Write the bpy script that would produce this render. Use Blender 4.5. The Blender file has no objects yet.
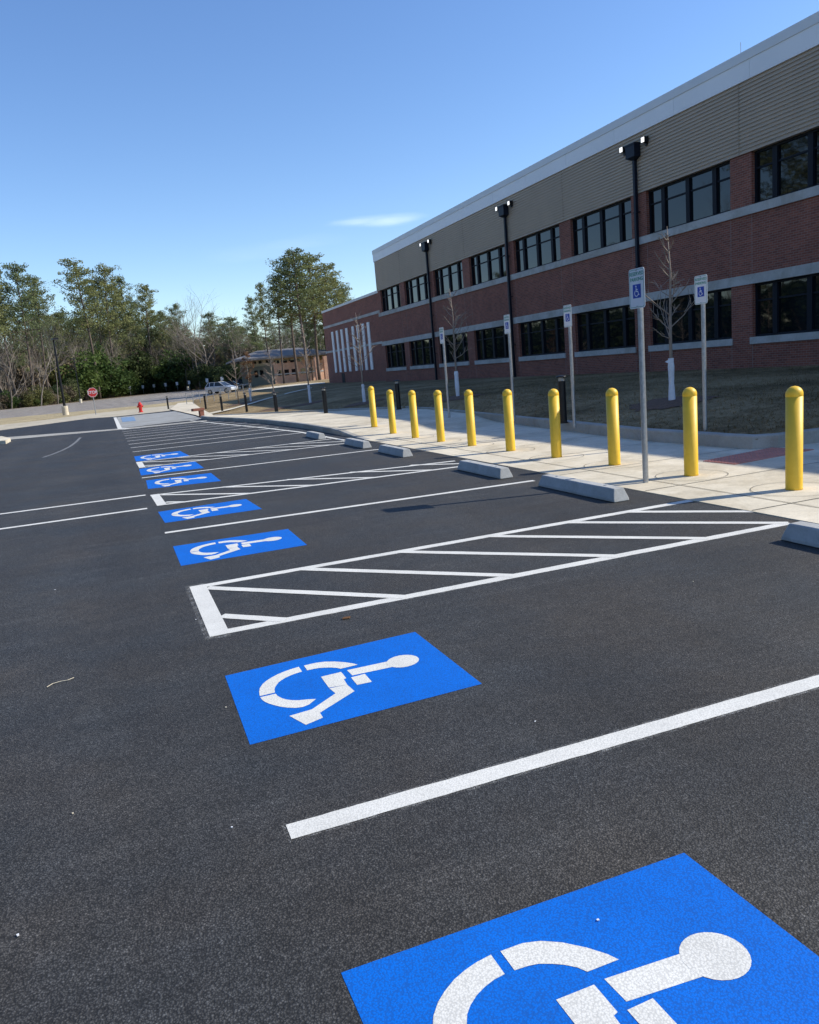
import bpy, math, random
import numpy as np
from mathutils import Vector, Matrix
R = math.radians
scene = bpy.context.scene
COL = scene.collection

# ------------------------------------------------------------------ camera
F_PX, YAW, PITCH, ROLL, CAM_H = 778.54, 20.0384, 10.6318, 5.1091, 1.63
W_PX, H_PX = 819, 1024
_y, _p, _r = R(YAW), R(PITCH), R(ROLL)
Fv = np.array([math.sin(_y)*math.cos(_p), math.cos(_y)*math.cos(_p), -math.sin(_p)])
R0 = np.array([math.cos(_y), -math.sin(_y), 0.0]); U0 = np.cross(R0, Fv)
Rv = math.cos(_r)*R0 - math.sin(_r)*U0
Uv = math.sin(_r)*R0 + math.cos(_r)*U0
cd = bpy.data.cameras.new('camera')
cam = bpy.data.objects.new('camera', cd); COL.objects.link(cam)
cd.sensor_fit = 'HORIZONTAL'; cd.sensor_width = 36.0; cd.lens = F_PX*36.0/W_PX
cd.clip_start = 0.05; cd.clip_end = 6000
m = Matrix(((Rv[0], Uv[0], -Fv[0], 0), (Rv[1], Uv[1], -Fv[1], 0), (Rv[2], Uv[2], -Fv[2], CAM_H), (0, 0, 0, 1)))
cam.matrix_world = m
scene.camera = cam

# ------------------------------------------------------------------ light
SUN_EL = R(38.4)
sun_dir = Vector((0.968*math.cos(SUN_EL), -0.251*math.cos(SUN_EL), math.sin(SUN_EL))).normalized()
SUN_AZ = math.atan2(sun_dir.x, sun_dir.y)
world = bpy.data.worlds.new('World'); scene.world = world; world.use_nodes = True
wn = world.node_tree; wn.nodes.clear()
wo = wn.nodes.new('ShaderNodeOutputWorld'); bg = wn.nodes.new('ShaderNodeBackground')
sky = wn.nodes.new('ShaderNodeTexSky'); sky.sky_type = 'NISHITA'; sky.sun_disc = False
sky.sun_elevation = SUN_EL; sky.sun_rotation = SUN_AZ
sky.altitude = 0; sky.air_density = 1.0; sky.dust_density = 0.25; sky.ozone_density = 3.2
bg.inputs['Strength'].default_value = 0.136
# thin high cirrus wisps: part of the sky, laid out by direction in the world
tc = wn.nodes.new('ShaderNodeTexCoord')
def wmath(op, a, b=None, c=None):
    n = wn.nodes.new('ShaderNodeMath'); n.operation = op
    for i, v in enumerate((a, b, c)):
        if v is None: continue
        if isinstance(v, (int, float)): n.inputs[i].default_value = v
        else: wn.links.new(v, n.inputs[i])
    return n.outputs[0]
def pix_dir(x, y):
    d = Rv*((x-W_PX/2)/F_PX) + Uv*(-(y-H_PX/2)/F_PX) + Fv
    return d/np.linalg.norm(d)
def vdot(v):
    n = wn.nodes.new('ShaderNodeVectorMath'); n.operation = 'DOT_PRODUCT'
    wn.links.new(tc.outputs['Generated'], n.inputs[0]); n.inputs[1].default_value = tuple(v)
    return n.outputs['Value']
noise = wn.nodes.new('ShaderNodeTexNoise'); noise.inputs['Scale'].default_value = 9; noise.inputs['Detail'].default_value = 7
mp = wn.nodes.new('ShaderNodeMapping'); mp.inputs['Scale'].default_value = (1, 1, 5)
wn.links.new(tc.outputs['Generated'], mp.inputs['Vector']); wn.links.new(mp.outputs[0], noise.inputs['Vector'])
total = None
for (px, py, wa, wb, st) in ((374, 220, 0.062, 0.008, 0.42), (392, 222.5, 0.035, 0.006, 0.25), (352, 222, 0.03, 0.004, 0.2), (262, 250, 0.09, 0.014, 0.14), (312, 241, 0.06, 0.01, 0.12)):
    d0 = pix_dir(px, py); rt = np.cross(d0, [0, 0, 1.0]); rt /= np.linalg.norm(rt); up = np.cross(rt, d0)
    a = wmath('DIVIDE', vdot(rt), wa); b = wmath('DIVIDE', vdot(up), wb)
    nz = wmath('MULTIPLY', wmath('SUBTRACT', noise.outputs['Fac'], 0.5), 2.2)
    r2 = wmath('ADD', wmath('ADD', wmath('MULTIPLY', a, a), wmath('MULTIPLY', b, b)), nz)
    front = wmath('GREATER_THAN', vdot(d0), 0.5)
    mk = wmath('MULTIPLY', wmath('MULTIPLY', wmath('MAXIMUM', wmath('SUBTRACT', 1.0, r2), 0.0), st), front)
    total = mk if total is None else wmath('ADD', total, mk)
total = wmath('MULTIPLY', wmath('MINIMUM', wmath('POWER', total, 1.4), 1.0), 0.45)
mix = wn.nodes.new('ShaderNodeMix'); mix.data_type = 'RGBA'
wn.links.new(total, mix.inputs['Factor']); wn.links.new(sky.outputs['Color'], mix.inputs['A'])
mix.inputs['B'].default_value = (8.5, 9.2, 10.0, 1)
hs = wn.nodes.new('ShaderNodeHueSaturation'); hs.inputs['Saturation'].default_value = 1.14; hs.inputs['Hue'].default_value = 0.507
wn.links.new(sky.outputs['Color'], hs.inputs['Color']); wn.links.new(hs.outputs[0], mix.inputs['A'])
wn.links.new(mix.outputs['Result'], bg.inputs['Color']); wn.links.new(bg.outputs[0], wo.inputs[0])
sl = bpy.data.lights.new('sun', 'SUN'); sl.energy = 3.7; sl.angle = R(0.53); sl.color = (1.0, 0.945, 0.82)
so = bpy.data.objects.new('sun', sl); COL.objects.link(so)
so.rotation_euler = (-sun_dir).to_track_quat('-Z', 'Y').to_euler(); so.location = (30, -10, 60)
scene.view_settings.view_transform = 'Standard'; scene.view_settings.look = 'None'
scene.view_settings.exposure = 0.52; scene.view_settings.gamma = 1.0

# ------------------------------------------------------------------ helpers
def sm(t): t = max(0.0, min(1.0, t)); return t*t*(3-2*t)
def terrain(x, y):
    return (0.18*sm((x-5.5)/3.0) + (0.27*max(0,min(1,(x-8.6)/2.4))+0.10*max(0,min(1,(x-11.0)/9)))*sm((90-abs(y-20))/20)) + 0.45*sm((y-75)/30)*sm((x-16)/6)
CAMP = np.array([0, 0, CAM_H])
def ray(x, y): return Rv*((x-W_PX/2)/F_PX) + Uv*(-(y-H_PX/2)/F_PX) + Fv
def g(x, y, z=0.0):
    d = ray(x, y); t = (z-CAM_H)/d[2]; p = CAMP+t*d; return Vector(p)
def gt(x, y):
    p = g(x, y)
    for _ in range(30):
        p = g(x, y, 0.6*terrain(p.x, p.y)+0.4*p.z)
    return p
def aty(x, y, Y):
    d = ray(x, y); return Vector(CAMP+d*(Y/d[1]))
def atx(x, y, X):
    d = ray(x, y); return Vector(CAMP+d*(X/d[0]))

class MB:
    def __init__(s): s.v = []; s.f = []; s.mi = []; s.cur = 0
    def add(s, vs, fs):
        b = len(s.v); s.v += [tuple(v) for v in vs]
        for f in fs: s.f.append([i+b for i in f]); s.mi.append(s.cur)
    def box(s, x0, x1, y0, y1, z0, z1):
        s.add([(x0,y0,z0),(x1,y0,z0),(x1,y1,z0),(x0,y1,z0),(x0,y0,z1),(x1,y0,z1),(x1,y1,z1),(x0,y1,z1)],
              [(3,2,1,0),(4,5,6,7),(0,1,5,4),(1,2,6,5),(2,3,7,6),(3,0,4,7)])
    def prism(s, pts, z0, z1):
        n = len(pts)
        a = sum(pts[i][0]*pts[(i+1)%n][1]-pts[(i+1)%n][0]*pts[i][1] for i in range(n))
        if a < 0: pts = pts[::-1]
        s.add([(p[0],p[1],z0) for p in pts]+[(p[0],p[1],z1) for p in pts],
              [tuple(range(n-1,-1,-1)), tuple(range(n,2*n))]+[(i,(i+1)%n,n+(i+1)%n,n+i) for i in range(n)])
    def flat(s, pts, z):
        n = len(pts)
        a = sum(pts[i][0]*pts[(i+1)%n][1]-pts[(i+1)%n][0]*pts[i][1] for i in range(n))
        if a < 0: pts = pts[::-1]
        s.add([(p[0],p[1],z) for p in pts], [tuple(range(n))])
    def line(s, a, b, w, z):
        a = Vector((a[0],a[1])); b = Vector((b[0],b[1])); d = (b-a).normalized(); n = Vector((-d.y,d.x))*w/2
        if w > 0.05 and a.y < 9.5 and (b-a).length > 0.5:      # sprayed edge: slightly uneven
            k = int((b-a).length/0.035); rr = random.Random(int(a.x*97+a.y*31)); o1 = o2 = 0; P = []; Q = []
            for i in range(k+1):
                o1 = o1*0.7+rr.gauss(0,.0008); o2 = o2*0.7+rr.gauss(0,.0008); m_ = a+(b-a)*(i/k)
                P.append(m_+n*(1+o1/(w/2))); Q.append(m_-n*(1+o2/(w/2)))
            s.add([(p.x,p.y,z) for p in Q]+[(p.x,p.y,z) for p in P], [(i,i+1,k+1+i+1,k+1+i) for i in range(k)]); return
        s.flat([a-n, b-n, b+n, a+n], z)
    def tube(s, pts, rad, n=8, cap=True):
        pts = [Vector(p) for p in pts]
        if isinstance(rad, (int, float)): rad = [rad]*len(pts)
        rings = []
        ref = Vector((0.13, 0.97, 0.21)).normalized()
        for i, p in enumerate(pts):
            d = (pts[min(i+1, len(pts)-1)]-pts[max(i-1, 0)])
            if d.length < 1e-9: d = Vector((0,0,1))
            d.normalize(); u = d.cross(ref)
            if u.length < 1e-3: u = d.cross(Vector((1,0,0)))
            u.normalize(); w = d.cross(u)
            rings.append([p+(u*math.cos(2*math.pi*k/n)+w*math.sin(2*math.pi*k/n))*rad[i] for k in range(n)])
        vs = [v for r in rings for v in r]; fs = []
        for i in range(len(pts)-1):
            for k in range(n):
                fs.append((i*n+k, i*n+(k+1)%n, (i+1)*n+(k+1)%n, (i+1)*n+k))
        if cap: fs.append(tuple(range(n-1,-1,-1))); fs.append(tuple((len(pts)-1)*n+k for k in range(n)))
        s.add(vs, fs)
    def lathe(s, prof, n=32, c=(0,0)):
        vs = []; fs = []
        for (r, z) in prof:
            for k in range(n):
                a = 2*math.pi*k/n; vs.append((c[0]+r*math.cos(a), c[1]+r*math.sin(a), z))
        for i in range(len(prof)-1):
            for k in range(n): fs.append((i*n+k, i*n+(k+1)%n, (i+1)*n+(k+1)%n, (i+1)*n+k))
        fs.append(tuple(range(n-1,-1,-1))); fs.append(tuple((len(prof)-1)*n+k for k in range(n)))
        s.add(vs, fs)
    def build(s, name, mat, parent=None, smooth=False, loc=None, bevel=0):
        me = bpy.data.meshes.new(name); me.from_pydata(s.v, [], s.f); me.update()
        mats = mat if isinstance(mat, (list, tuple)) else [mat]
        for q in mats: me.materials.append(q)
        if len(mats) > 1: me.polygons.foreach_set('material_index', s.mi)
        if smooth: me.polygons.foreach_set('use_smooth', [True]*len(s.f))
        o = bpy.data.objects.new(name, me); COL.objects.link(o)
        if parent: o.parent = parent
        if loc is not None: o.location = loc
        if bevel:
            b = o.modifiers.new('bevel', 'BEVEL'); b.width = bevel; b.segments = 2; b.limit_method = 'ANGLE'; b.angle_limit = R(40)
        return o
def tag(o, label=None, cat=None, group=None, kind=None):
    if label: o['label'] = label
    if cat: o['category'] = cat
    if group: o['group'] = group
    if kind: o['kind'] = kind
    return o
def empty(name, loc=(0,0,0), rz=0, label=None, cat=None, group=None):
    o = bpy.data.objects.new(name, None); COL.objects.link(o); o.location = loc; o.rotation_euler = (0,0,rz)
    o.empty_display_size = 0.2
    return tag(o, label, cat, group)
def copy_tree(o, parent=None):
    c = o.copy(); COL.objects.link(c); c.parent = parent
    for ch in o.children: copy_tree(ch, c)
    return c
def place(proto, first, loc, rz=0, scale=None, label=None):
    o = proto if first else copy_tree(proto)
    o.location = loc; o.rotation_euler = (0, 0, rz)
    if scale is not None: o.scale = scale
    if label: o['label'] = label
    return o

# ------------------------------------------------------------------ materials
class NT:
    def __init__(s, name):
        s.m = bpy.data.materials.new(name); s.m.use_nodes = True; s.t = s.m.node_tree
        s.b = s.t.nodes['Principled BSDF']; s.out = s.t.nodes['Material Output']
        s.tc = s.t.nodes.new('ShaderNodeTexCoord')
    def n(s, typ): return s.t.nodes.new(typ)
    def l(s, a, b): s.t.links.new(a, b)
    def noise(s, scale, detail=4, rough=0.55, vec=None, dist=0):
        n = s.n('ShaderNodeTexNoise'); n.inputs['Scale'].default_value = scale; n.inputs['Detail'].default_value = detail
        n.inputs['Roughness'].default_value = rough; n.inputs['Distortion'].default_value = dist
        s.l(vec or s.tc.outputs['Object'], n.inputs['Vector']); return n.outputs['Fac']
    def voro(s, scale, feature='F1', vec=None, out='Distance'):
        n = s.n('ShaderNodeTexVoronoi'); n.feature = feature; n.inputs['Scale'].default_value = scale
        s.l(vec or s.tc.outputs['Object'], n.inputs['Vector']); return n.outputs[out]
    def ramp(s, fac, stops):
        n = s.n('ShaderNodeValToRGB'); s.l(fac, n.inputs[0]); e = n.color_ramp.elements
        e[0].position = stops[0][0]; e[0].color = col(stops[0][1]); e[1].position = stops[1][0]; e[1].color = col(stops[1][1])
        for p, c in stops[2:]: q = e.new(p); q.color = col(c)
        return n.outputs['Color']
    def math(s, op, a, b=0.0, clamp=False):
        n = s.n('ShaderNodeMath'); n.operation = op; n.use_clamp = clamp
        for i, v in enumerate((a, b)):
            if isinstance(v, (int, float)): n.inputs[i].default_value = v
            else: s.l(v, n.inputs[i])
        return n.outputs[0]
    def mix(s, fac, a, b, mode='MIX'):
        n = s.n('ShaderNodeMix'); n.data_type = 'RGBA'; n.blend_type = mode
        for k, v in (('Factor', fac), ('A', a), ('B', b)):
            if isinstance(v, (int, float)): n.inputs[k].default_value = v
            elif isinstance(v, (tuple, list)): n.inputs[k].default_value = col(v)
            else: s.l(v, n.inputs[k])
        return n.outputs['Result']
    def bump(s, h, strength=0.3, dist=0.01):
        n = s.n('ShaderNodeBump'); n.inputs['Strength'].default_value = strength; n.inputs['Distance'].default_value = dist
        s.l(h, n.inputs['Height']); s.l(n.outputs[0], s.b.inputs['Normal'])
    def mapv(s, scale=(1,1,1), src='Object'):
        n = s.n('ShaderNodeMapping'); n.inputs['Scale'].default_value = scale; s.l(s.tc.outputs[src], n.inputs[0]); return n.outputs[0]
    def set(s, **k):
        for a, v in k.items():
            a = {'color': 'Base Color', 'rough': 'Roughness', 'metal': 'Metallic', 'spec': 'Specular IOR Level'}.get(a, a)
            if isinstance(v, (tuple, list)): v = col(v)
            if isinstance(v, (int, float)) or isinstance(v, tuple): s.b.inputs[a].default_value = v
            else: s.l(v, s.b.inputs[a])
        return s.m
def col(c):
    if isinstance(c, (int, float)): return (c, c, c, 1)
    return (c[0], c[1], c[2], 1)

def mat_simple(name, c, rough=0.6, metal=0.0, var=0.12, scale=6.0, bump=0.0):
    t = NT(name); f = t.noise(scale, 5)
    d = [max(0, x*(1-var)) for x in c]; u = [min(1, x*(1+var)) for x in c]
    t.set(color=t.ramp(f, [(0.3, d), (0.7, u)]), rough=rough, metal=metal)
    if bump: t.bump(t.noise(scale*8, 4), bump, 0.01)
    return t.m

def asphalt_mat(name, base, fine=1.0, light=1.0):
    t = NT(name)
    v = t.voro(150.0, 'F1'); vc = t.voro(150.0, 'F1', out='Color')
    sep = t.n('ShaderNodeSeparateColor'); t.l(vc, sep.inputs[0])
    n1 = t.noise(60, 6, 0.7); n2 = t.noise(0.55, 5, 0.6); n3 = t.noise(7, 4, 0.6)
    stone = t.ramp(sep.outputs[0], [(0.0, [x*0.75 for x in base]), (0.5, base), (0.9, [x*1.15 for x in base]), (1.0, [x*1.9 for x in base])])
    pk = t.noise(140, 5, 0.75); pit = t.ramp(t.math('ADD', v, t.math('MULTIPLY', pk, 0.9)), [(0.80, 1.0), (1.20, 0.38)])
    c = t.mix(1.0, stone, pit, 'MULTIPLY')
    c = t.mix(1.0, c, t.ramp(n1, [(0.32, 0.60), (0.64, 1.30)]), 'MULTIPLY')
    c = t.mix(1.0, c, t.ramp(n2, [(0.30, 0.80*light), (0.72, 1.25*light)]), 'MULTIPLY')
    c = t.mix(1.0, c, t.ramp(n3, [(0.3, 0.9), (0.7, 1.1)]), 'MULTIPLY')
    # faint paver lanes running with the rows
    lane = t.noise(1.0, 3, 0.5, vec=t.mapv((1.1, 0.05, 1)))
    c = t.mix(1.0, c, t.ramp(lane, [(0.35, 0.88), (0.65, 1.12)]), 'MULTIPLY')
    sc = t.noise(1.0, 6, 0.62, vec=t.mapv((0.9, 5.5, 1)), dist=0.6)
    c = t.mix(1.0, c, t.ramp(sc, [(0.30, 0.86), (0.58, 1.0), (0.70, 1.22)]), 'MULTIPLY')
    tint = t.noise(0.9, 4, 0.6); c = t.mix(1.0, c, t.ramp(tint, [(0.35, (1.07, 1.0, 0.93)), (0.65, (0.93, 1.0, 1.08))]), 'MULTIPLY')
    mid = t.noise(22, 4, 0.65); c = t.mix(1.0, c, t.ramp(mid, [(0.3, 0.84), (0.7, 1.16)]), 'MULTIPLY')
    h = t.math('ADD', t.math('MULTIPLY', v, -1.0), t.math('MULTIPLY', n1, 0.9))
    t.bump(h, 0.6*fine, 0.004)
    return t.set(color=c, rough=t.math('ADD', t.math('MULTIPLY', n2, 0.2), 0.62), spec=0.35)
def paint_mat(name, c, wear=0.35):
    t = NT(name)
    v = t.voro(150.0, 'F1'); n1 = t.noise(85, 6, 0.7); n2 = t.noise(3.0, 5, 0.6); n4 = t.noise(240, 3, 0.6)
    pk = t.noise(140, 5, 0.75); pits = t.ramp(t.math('ADD', v, t.math('MULTIPLY', pk, 0.9)), [(0.95, 0.0), (1.30, 1.0)])
    cc = t.mix(1.0, c, t.ramp(n2, [(0.3, 0.90), (0.7, 1.07)]), 'MULTIPLY')
    cc = t.mix(1.0, cc, t.ramp(n4, [(0.3, 0.90), (0.7, 1.08)]), 'MULTIPLY')
    cc = t.mix(t.math('MULTIPLY', pits, wear), cc, t.mix(0.75, (0.05, 0.05, 0.055), [x*0.35 for x in c]))
    h = t.math('ADD', t.math('MULTIPLY', v, -1.0), t.math('MULTIPLY', n1, 0.9))
    t.bump(h, 0.3, 0.002)
    return t.set(color=cc, rough=0.65, spec=0.2)
def concrete_mat(name, c, bump=0.25):
    t = NT(name)
    n1 = t.noise(1.3, 6, 0.65); n2 = t.noise(45, 5, 0.7); n3 = t.noise(7, 5, 0.6)
    cc = t.mix(1.0, c, t.ramp(n1, [(0.28, (0.80, 0.79, 0.76)), (0.72, (1.12, 1.12, 1.12))]), 'MULTIPLY')
    cc = t.mix(1.0, cc, t.ramp(n2, [(0.3, 0.9), (0.7, 1.08)]), 'MULTIPLY')
    cc = t.mix(1.0, cc, t.ramp(n3, [(0.3, 0.93), (0.7, 1.05)]), 'MULTIPLY')
    n5 = t.noise(0.45, 7, 0.75, dist=1.2); cc = t.mix(1.0, cc, t.ramp(n5, [(0.40, (0.84, 0.82, 0.78)), (0.52, 1.0)]), 'MULTIPLY')
    t.bump(n2, bump, 0.006)
    return t.set(color=cc, rough=0.85)

def brick_mat(name, c1, c2, mortar):
    t = NT(name)
    geo = t.n('ShaderNodeNewGeometry'); sn = t.n('ShaderNodeSeparateXYZ'); t.l(geo.outputs['Normal'], sn.inputs[0])
    so_ = t.n('ShaderNodeSeparateXYZ'); t.l(t.tc.outputs['Object'], so_.inputs[0])
    ax = t.math('GREATER_THAN', t.math('ABSOLUTE', sn.outputs['X']), 0.7)
    u = t.math('ADD', t.math('MULTIPLY', so_.outputs['Y'], ax), t.math('MULTIPLY', so_.outputs['X'], t.math('SUBTRACT', 1.0, ax)))
    cb = t.n('ShaderNodeCombineXYZ'); t.l(u, cb.inputs[0]); t.l(so_.outputs['Z'], cb.inputs[1])
    br = t.n('ShaderNodeTexBrick'); t.l(cb.outputs[0], br.inputs['Vector'])
    br.inputs['Scale'].default_value = 1.0; br.inputs['Brick Width'].default_value = 0.203; br.inputs['Row Height'].default_value = 0.0725
    br.inputs['Mortar Size'].default_value = 0.006; br.inputs['Mortar Smooth'].default_value = 0.1; br.inputs['Bias'].default_value = 0.0
    br.inputs['Color1'].default_value = col(c1); br.inputs['Color2'].default_value = col(c2); br.inputs['Mortar'].default_value = col(mortar)
    n1 = t.noise(0.8, 5, 0.6); n2 = t.noise(30, 4)
    c = t.mix(1.0, br.outputs['Color'], t.ramp(n1, [(0.3, 0.86), (0.7, 1.12)]), 'MULTIPLY')
    c = t.mix(1.0, c, t.ramp(n2, [(0.3, 0.85), (0.7, 1.12)]), 'MULTIPLY')
    t.bump(t.math('SUBTRACT', 1.0, br.outputs['Fac']), 0.5, 0.008)
    return t.set(color=c, rough=0.85)

M = {}
M['asphalt'] = asphalt_mat('asphalt', (0.071, 0.0695, 0.067))
M['asphalt_far'] = asphalt_mat('asphalt_dark', (0.05, 0.05, 0.052))
M['road'] = asphalt_mat('road_grey', (0.42, 0.365, 0.30), 0.5)
M['white_paint'] = paint_mat('white_paint', (0.76, 0.745, 0.69), 0.26)
M['blue_paint'] = paint_mat('blue_paint', (0.0, 0.146, 0.64), 0.36)
M['faded_paint'] = mat_simple('faded_chalk', (0.16, 0.165, 0.17), 0.9, var=0.2, scale=9)
M['walk'] = concrete_mat('pale_concrete', (0.70, 0.625, 0.49))
M['kerb'] = concrete_mat('kerb_concrete', (0.40, 0.385, 0.35))
M['stop'] = concrete_mat('wheel_stop_concrete', (0.44, 0.445, 0.44), 0.5)
M['joint'] = mat_simple('joint', (0.13, 0.12, 0.10), 0.9)
M['pad'] = concrete_mat('pad_concrete', (0.34, 0.345, 0.34))
M['brick'] = brick_mat('red_brick', (0.30, 0.095, 0.058), (0.19, 0.058, 0.038), (0.27, 0.21, 0.18))
M['brick_far'] = brick_mat('orange_brick', (0.64, 0.36, 0.23), (0.55, 0.30, 0.19), (0.6, 0.5, 0.42))
M['stone'] = concrete_mat('cast_stone', (0.50, 0.49, 0.47), 0.1)
M['siding'] = mat_simple('siding_metal', (0.43, 0.345, 0.26), 0.55, 0.0, var=0.05, scale=0.8)
M['fascia'] = mat_simple('fascia_metal', (0.86, 0.85, 0.84), 0.45, 0.0, var=0.03, scale=0.6)
M['coping'] = mat_simple('coping_metal', (0.72, 0.72, 0.71), 0.45, 0.0, var=0.03, scale=0.6)
M['frame'] = mat_simple('window_frame_navy', (0.007, 0.010, 0.017), 0.6, 0.0)
M['downspout'] = mat_simple('downspout_navy', (0.012, 0.016, 0.028), 0.45, 0.2)
M['black'] = mat_simple('black_metal', (0.012, 0.012, 0.014), 0.4, 0.3)
M['steel'] = mat_simple('galvanised_steel', (0.42, 0.43, 0.44), 0.45, 0.75, var=0.15, scale=25)
M['rubber'] = mat_simple('tyre_rubber', (0.02, 0.02, 0.02), 0.9)
M['chrome'] = mat_simple('wheel_silver', (0.5, 0.5, 0.52), 0.3, 0.8)
M['white_metal'] = mat_simple('painted_white', (0.75, 0.76, 0.78), 0.5, 0.0, var=0.03)
M['green_ink'] = mat_simple('green_ink', (0.06, 0.30, 0.20), 0.5)
M['blue_ink'] = mat_simple('blue_ink', (0.005, 0.05, 0.38), 0.5)
M['red'] = mat_simple('red_paint', (0.60, 0.03, 0.025), 0.4)
M['tactile'] = mat_simple('tactile_red', (0.52, 0.21, 0.16), 0.7, var=0.15, scale=8)
M['rust'] = mat_simple('rusty_brown', (0.20, 0.075, 0.05), 0.8)
M['bark'] = mat_simple('pine_bark', (0.115, 0.085, 0.065), 0.95, var=0.4, scale=3)
M['bare'] = mat_simple('grey_bark', (0.22, 0.185, 0.15), 0.95, var=0.35, scale=0.4)
M['twig'] = mat_simple('thicket_twig', (0.155, 0.125, 0.10), 0.95, var=0.45, scale=0.15)
M['young_bark'] = mat_simple('young_bark', (0.28, 0.225, 0.18), 0.9, var=0.2, scale=8)
M['guard'] = mat_simple('white_guard', (0.72, 0.74, 0.78), 0.6, var=0.08, scale=14)
M['tan_wall'] = mat_simple('tan_stucco', (0.66, 0.55, 0.38), 0.85, var=0.06, scale=0.5)
M['olive_wall'] = mat_simple('olive_block', (0.20, 0.19, 0.14), 0.85, var=0.08, scale=0.7)
M['mulch'] = mat_simple('mulch', (0.14, 0.08, 0.05), 0.95, var=0.4, scale=14, bump=0.6)
M['roof'] = mat_simple('grey_shingle', (0.17, 0.165, 0.17), 0.8, var=0.12, scale=2)
M['dark_roof'] = mat_simple('flat_roof', (0.3, 0.3, 0.3), 0.9)

t = NT('bollard_yellow')   # moulded plastic sleeve
n = t.noise(14, 4)
t.bump(t.noise(3, 3), 0.08, 0.01)
M['yellow'] = t.set(color=t.ramp(n, [(0.3, (0.87, 0.52, 0.03)), (0.7, (0.92, 0.57, 0.04))]), rough=0.5)
t = NT('flood_lens'); t.set(color=(0.9, 0.9, 0.9), rough=0.2)
t.b.inputs['Emission Color'].default_value = (1, 0.97, 0.9, 1); t.b.inputs['Emission Strength'].default_value = 0.9
M['lens'] = t.m

t = NT('window_glass')     # coated, slightly wavy glazing in front of dim rooms
n = t.noise(0.9, 2); nb = t.noise(0.33, 3)
t.bump(t.noise(1.1, 2, 0.4), 0.05, 0.05)
M['glass'] = t.set(color=t.ramp(nb, [(0.4, (0.004, 0.007, 0.009)), (0.7, (0.012, 0.017, 0.02))]), rough=0.025, spec=0.5)
M['glass'].node_tree.nodes['Principled BSDF'].inputs['IOR'].default_value = 1.5
t = NT('car_paint_silver'); t.set(color=(0.62, 0.65, 0.70), rough=0.25, metal=0.3); M['silver'] = t.m
t.b.inputs['Coat Weight'].default_value = 0.6
t = NT('car_paint_dark'); t.set(color=(0.02, 0.022, 0.03), rough=0.25); M['dark_car'] = t.m
t.b.inputs['Coat Weight'].default_value = 0.6
t = NT('car_glass'); M['car_glass'] = t.set(color=(0.02, 0.025, 0.03), rough=0.05)

def grass_mat(name, stops):
    t = NT(name)
    n1 = t.noise(0.35, 6, 0.65); n2 = t.noise(4.5, 6, 0.7); n3 = t.noise(38, 5, 0.7)
    c = t.ramp(t.math('ADD', t.math('MULTIPLY', n1, 0.55), t.math('MULTIPLY', n2, 0.45)), stops)
    c = t.mix(1.0, c, t.ramp(n3, [(0.25, 0.55), (0.75, 1.4)]), 'MULTIPLY')
    t.bump(t.math('ADD', n3, t.math('MULTIPLY', n2, 0.6)), 0.9, 0.05)
    return t.set(color=c, rough=0.95, spec=0.1)
M['lawn'] = grass_mat('dormant_grass', [(0.38, (0.13, 0.095, 0.05)), (0.50, (0.28, 0.205, 0.11)), (0.62, (0.44, 0.33, 0.19))])
M['field'] = grass_mat('leaf_litter', [(0.36, (0.10, 0.075, 0.045)), (0.62, (0.2, 0.15, 0.09))])
M['verge'] = grass_mat('dry_verge', [(0.36, (0.30, 0.24, 0.14)), (0.62, (0.52, 0.43, 0.27))])
M['sand'] = concrete_mat('buff_kerb', (0.52, 0.46, 0.35))
def leaf_mat(name, a, b, scale=0.5):
    t = NT(name); oi = t.n('ShaderNodeObjectInfo')
    n1 = t.noise(scale, 4, 0.7); n2 = t.noise(scale*9, 3, 0.7)
    c = t.ramp(n1, [(0.35, a), (0.65, b)])
    c = t.mix(1.0, c, t.ramp(n2, [(0.3, 0.6), (0.7, 1.4)]), 'MULTIPLY')
    c = t.mix(1.0, c, t.ramp(oi.outputs['Random'], [(0.0, (0.82, 0.88, 0.9)), (1.0, (1.2, 1.1, 0.95))]), 'MULTIPLY')
    tr = t.n('ShaderNodeBsdfTranslucent'); t.l(c, tr.inputs[0])
    t.set(color=c, rough=0.8, spec=0.2)
    ms = t.n('ShaderNodeMixShader'); ms.inputs[0].default_value = 0.3
    t.l(t.b.outputs[0], ms.inputs[1]); t.l(tr.outputs[0], ms.inputs[2]); t.l(ms.outputs[0], t.out.inputs[0])
    return t.m
M['needle'] = leaf_mat('pine_needles', (0.11, 0.135, 0.058), (0.25, 0.27, 0.12), 0.22)
M['leaf_dark'] = leaf_mat('dark_evergreen', (0.035, 0.055, 0.022), (0.07, 0.095, 0.038), 0.4)
M['leaf_mid'] = leaf_mat('vine_leaves', (0.05, 0.09, 0.025), (0.11, 0.155, 0.045), 0.4)
M['leaf_olive'] = leaf_mat('olive_leaves', (0.10, 0.11, 0.045), (0.19, 0.19, 0.08), 0.3)
M['brush'] = leaf_mat('dry_brush', (0.12, 0.10, 0.075), (0.25, 0.21, 0.155), 0.3)
M['brown_leaf'] = leaf_mat('brown_leaves', (0.15, 0.08, 0.045), (0.26, 0.15, 0.08), 0.9)

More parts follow.
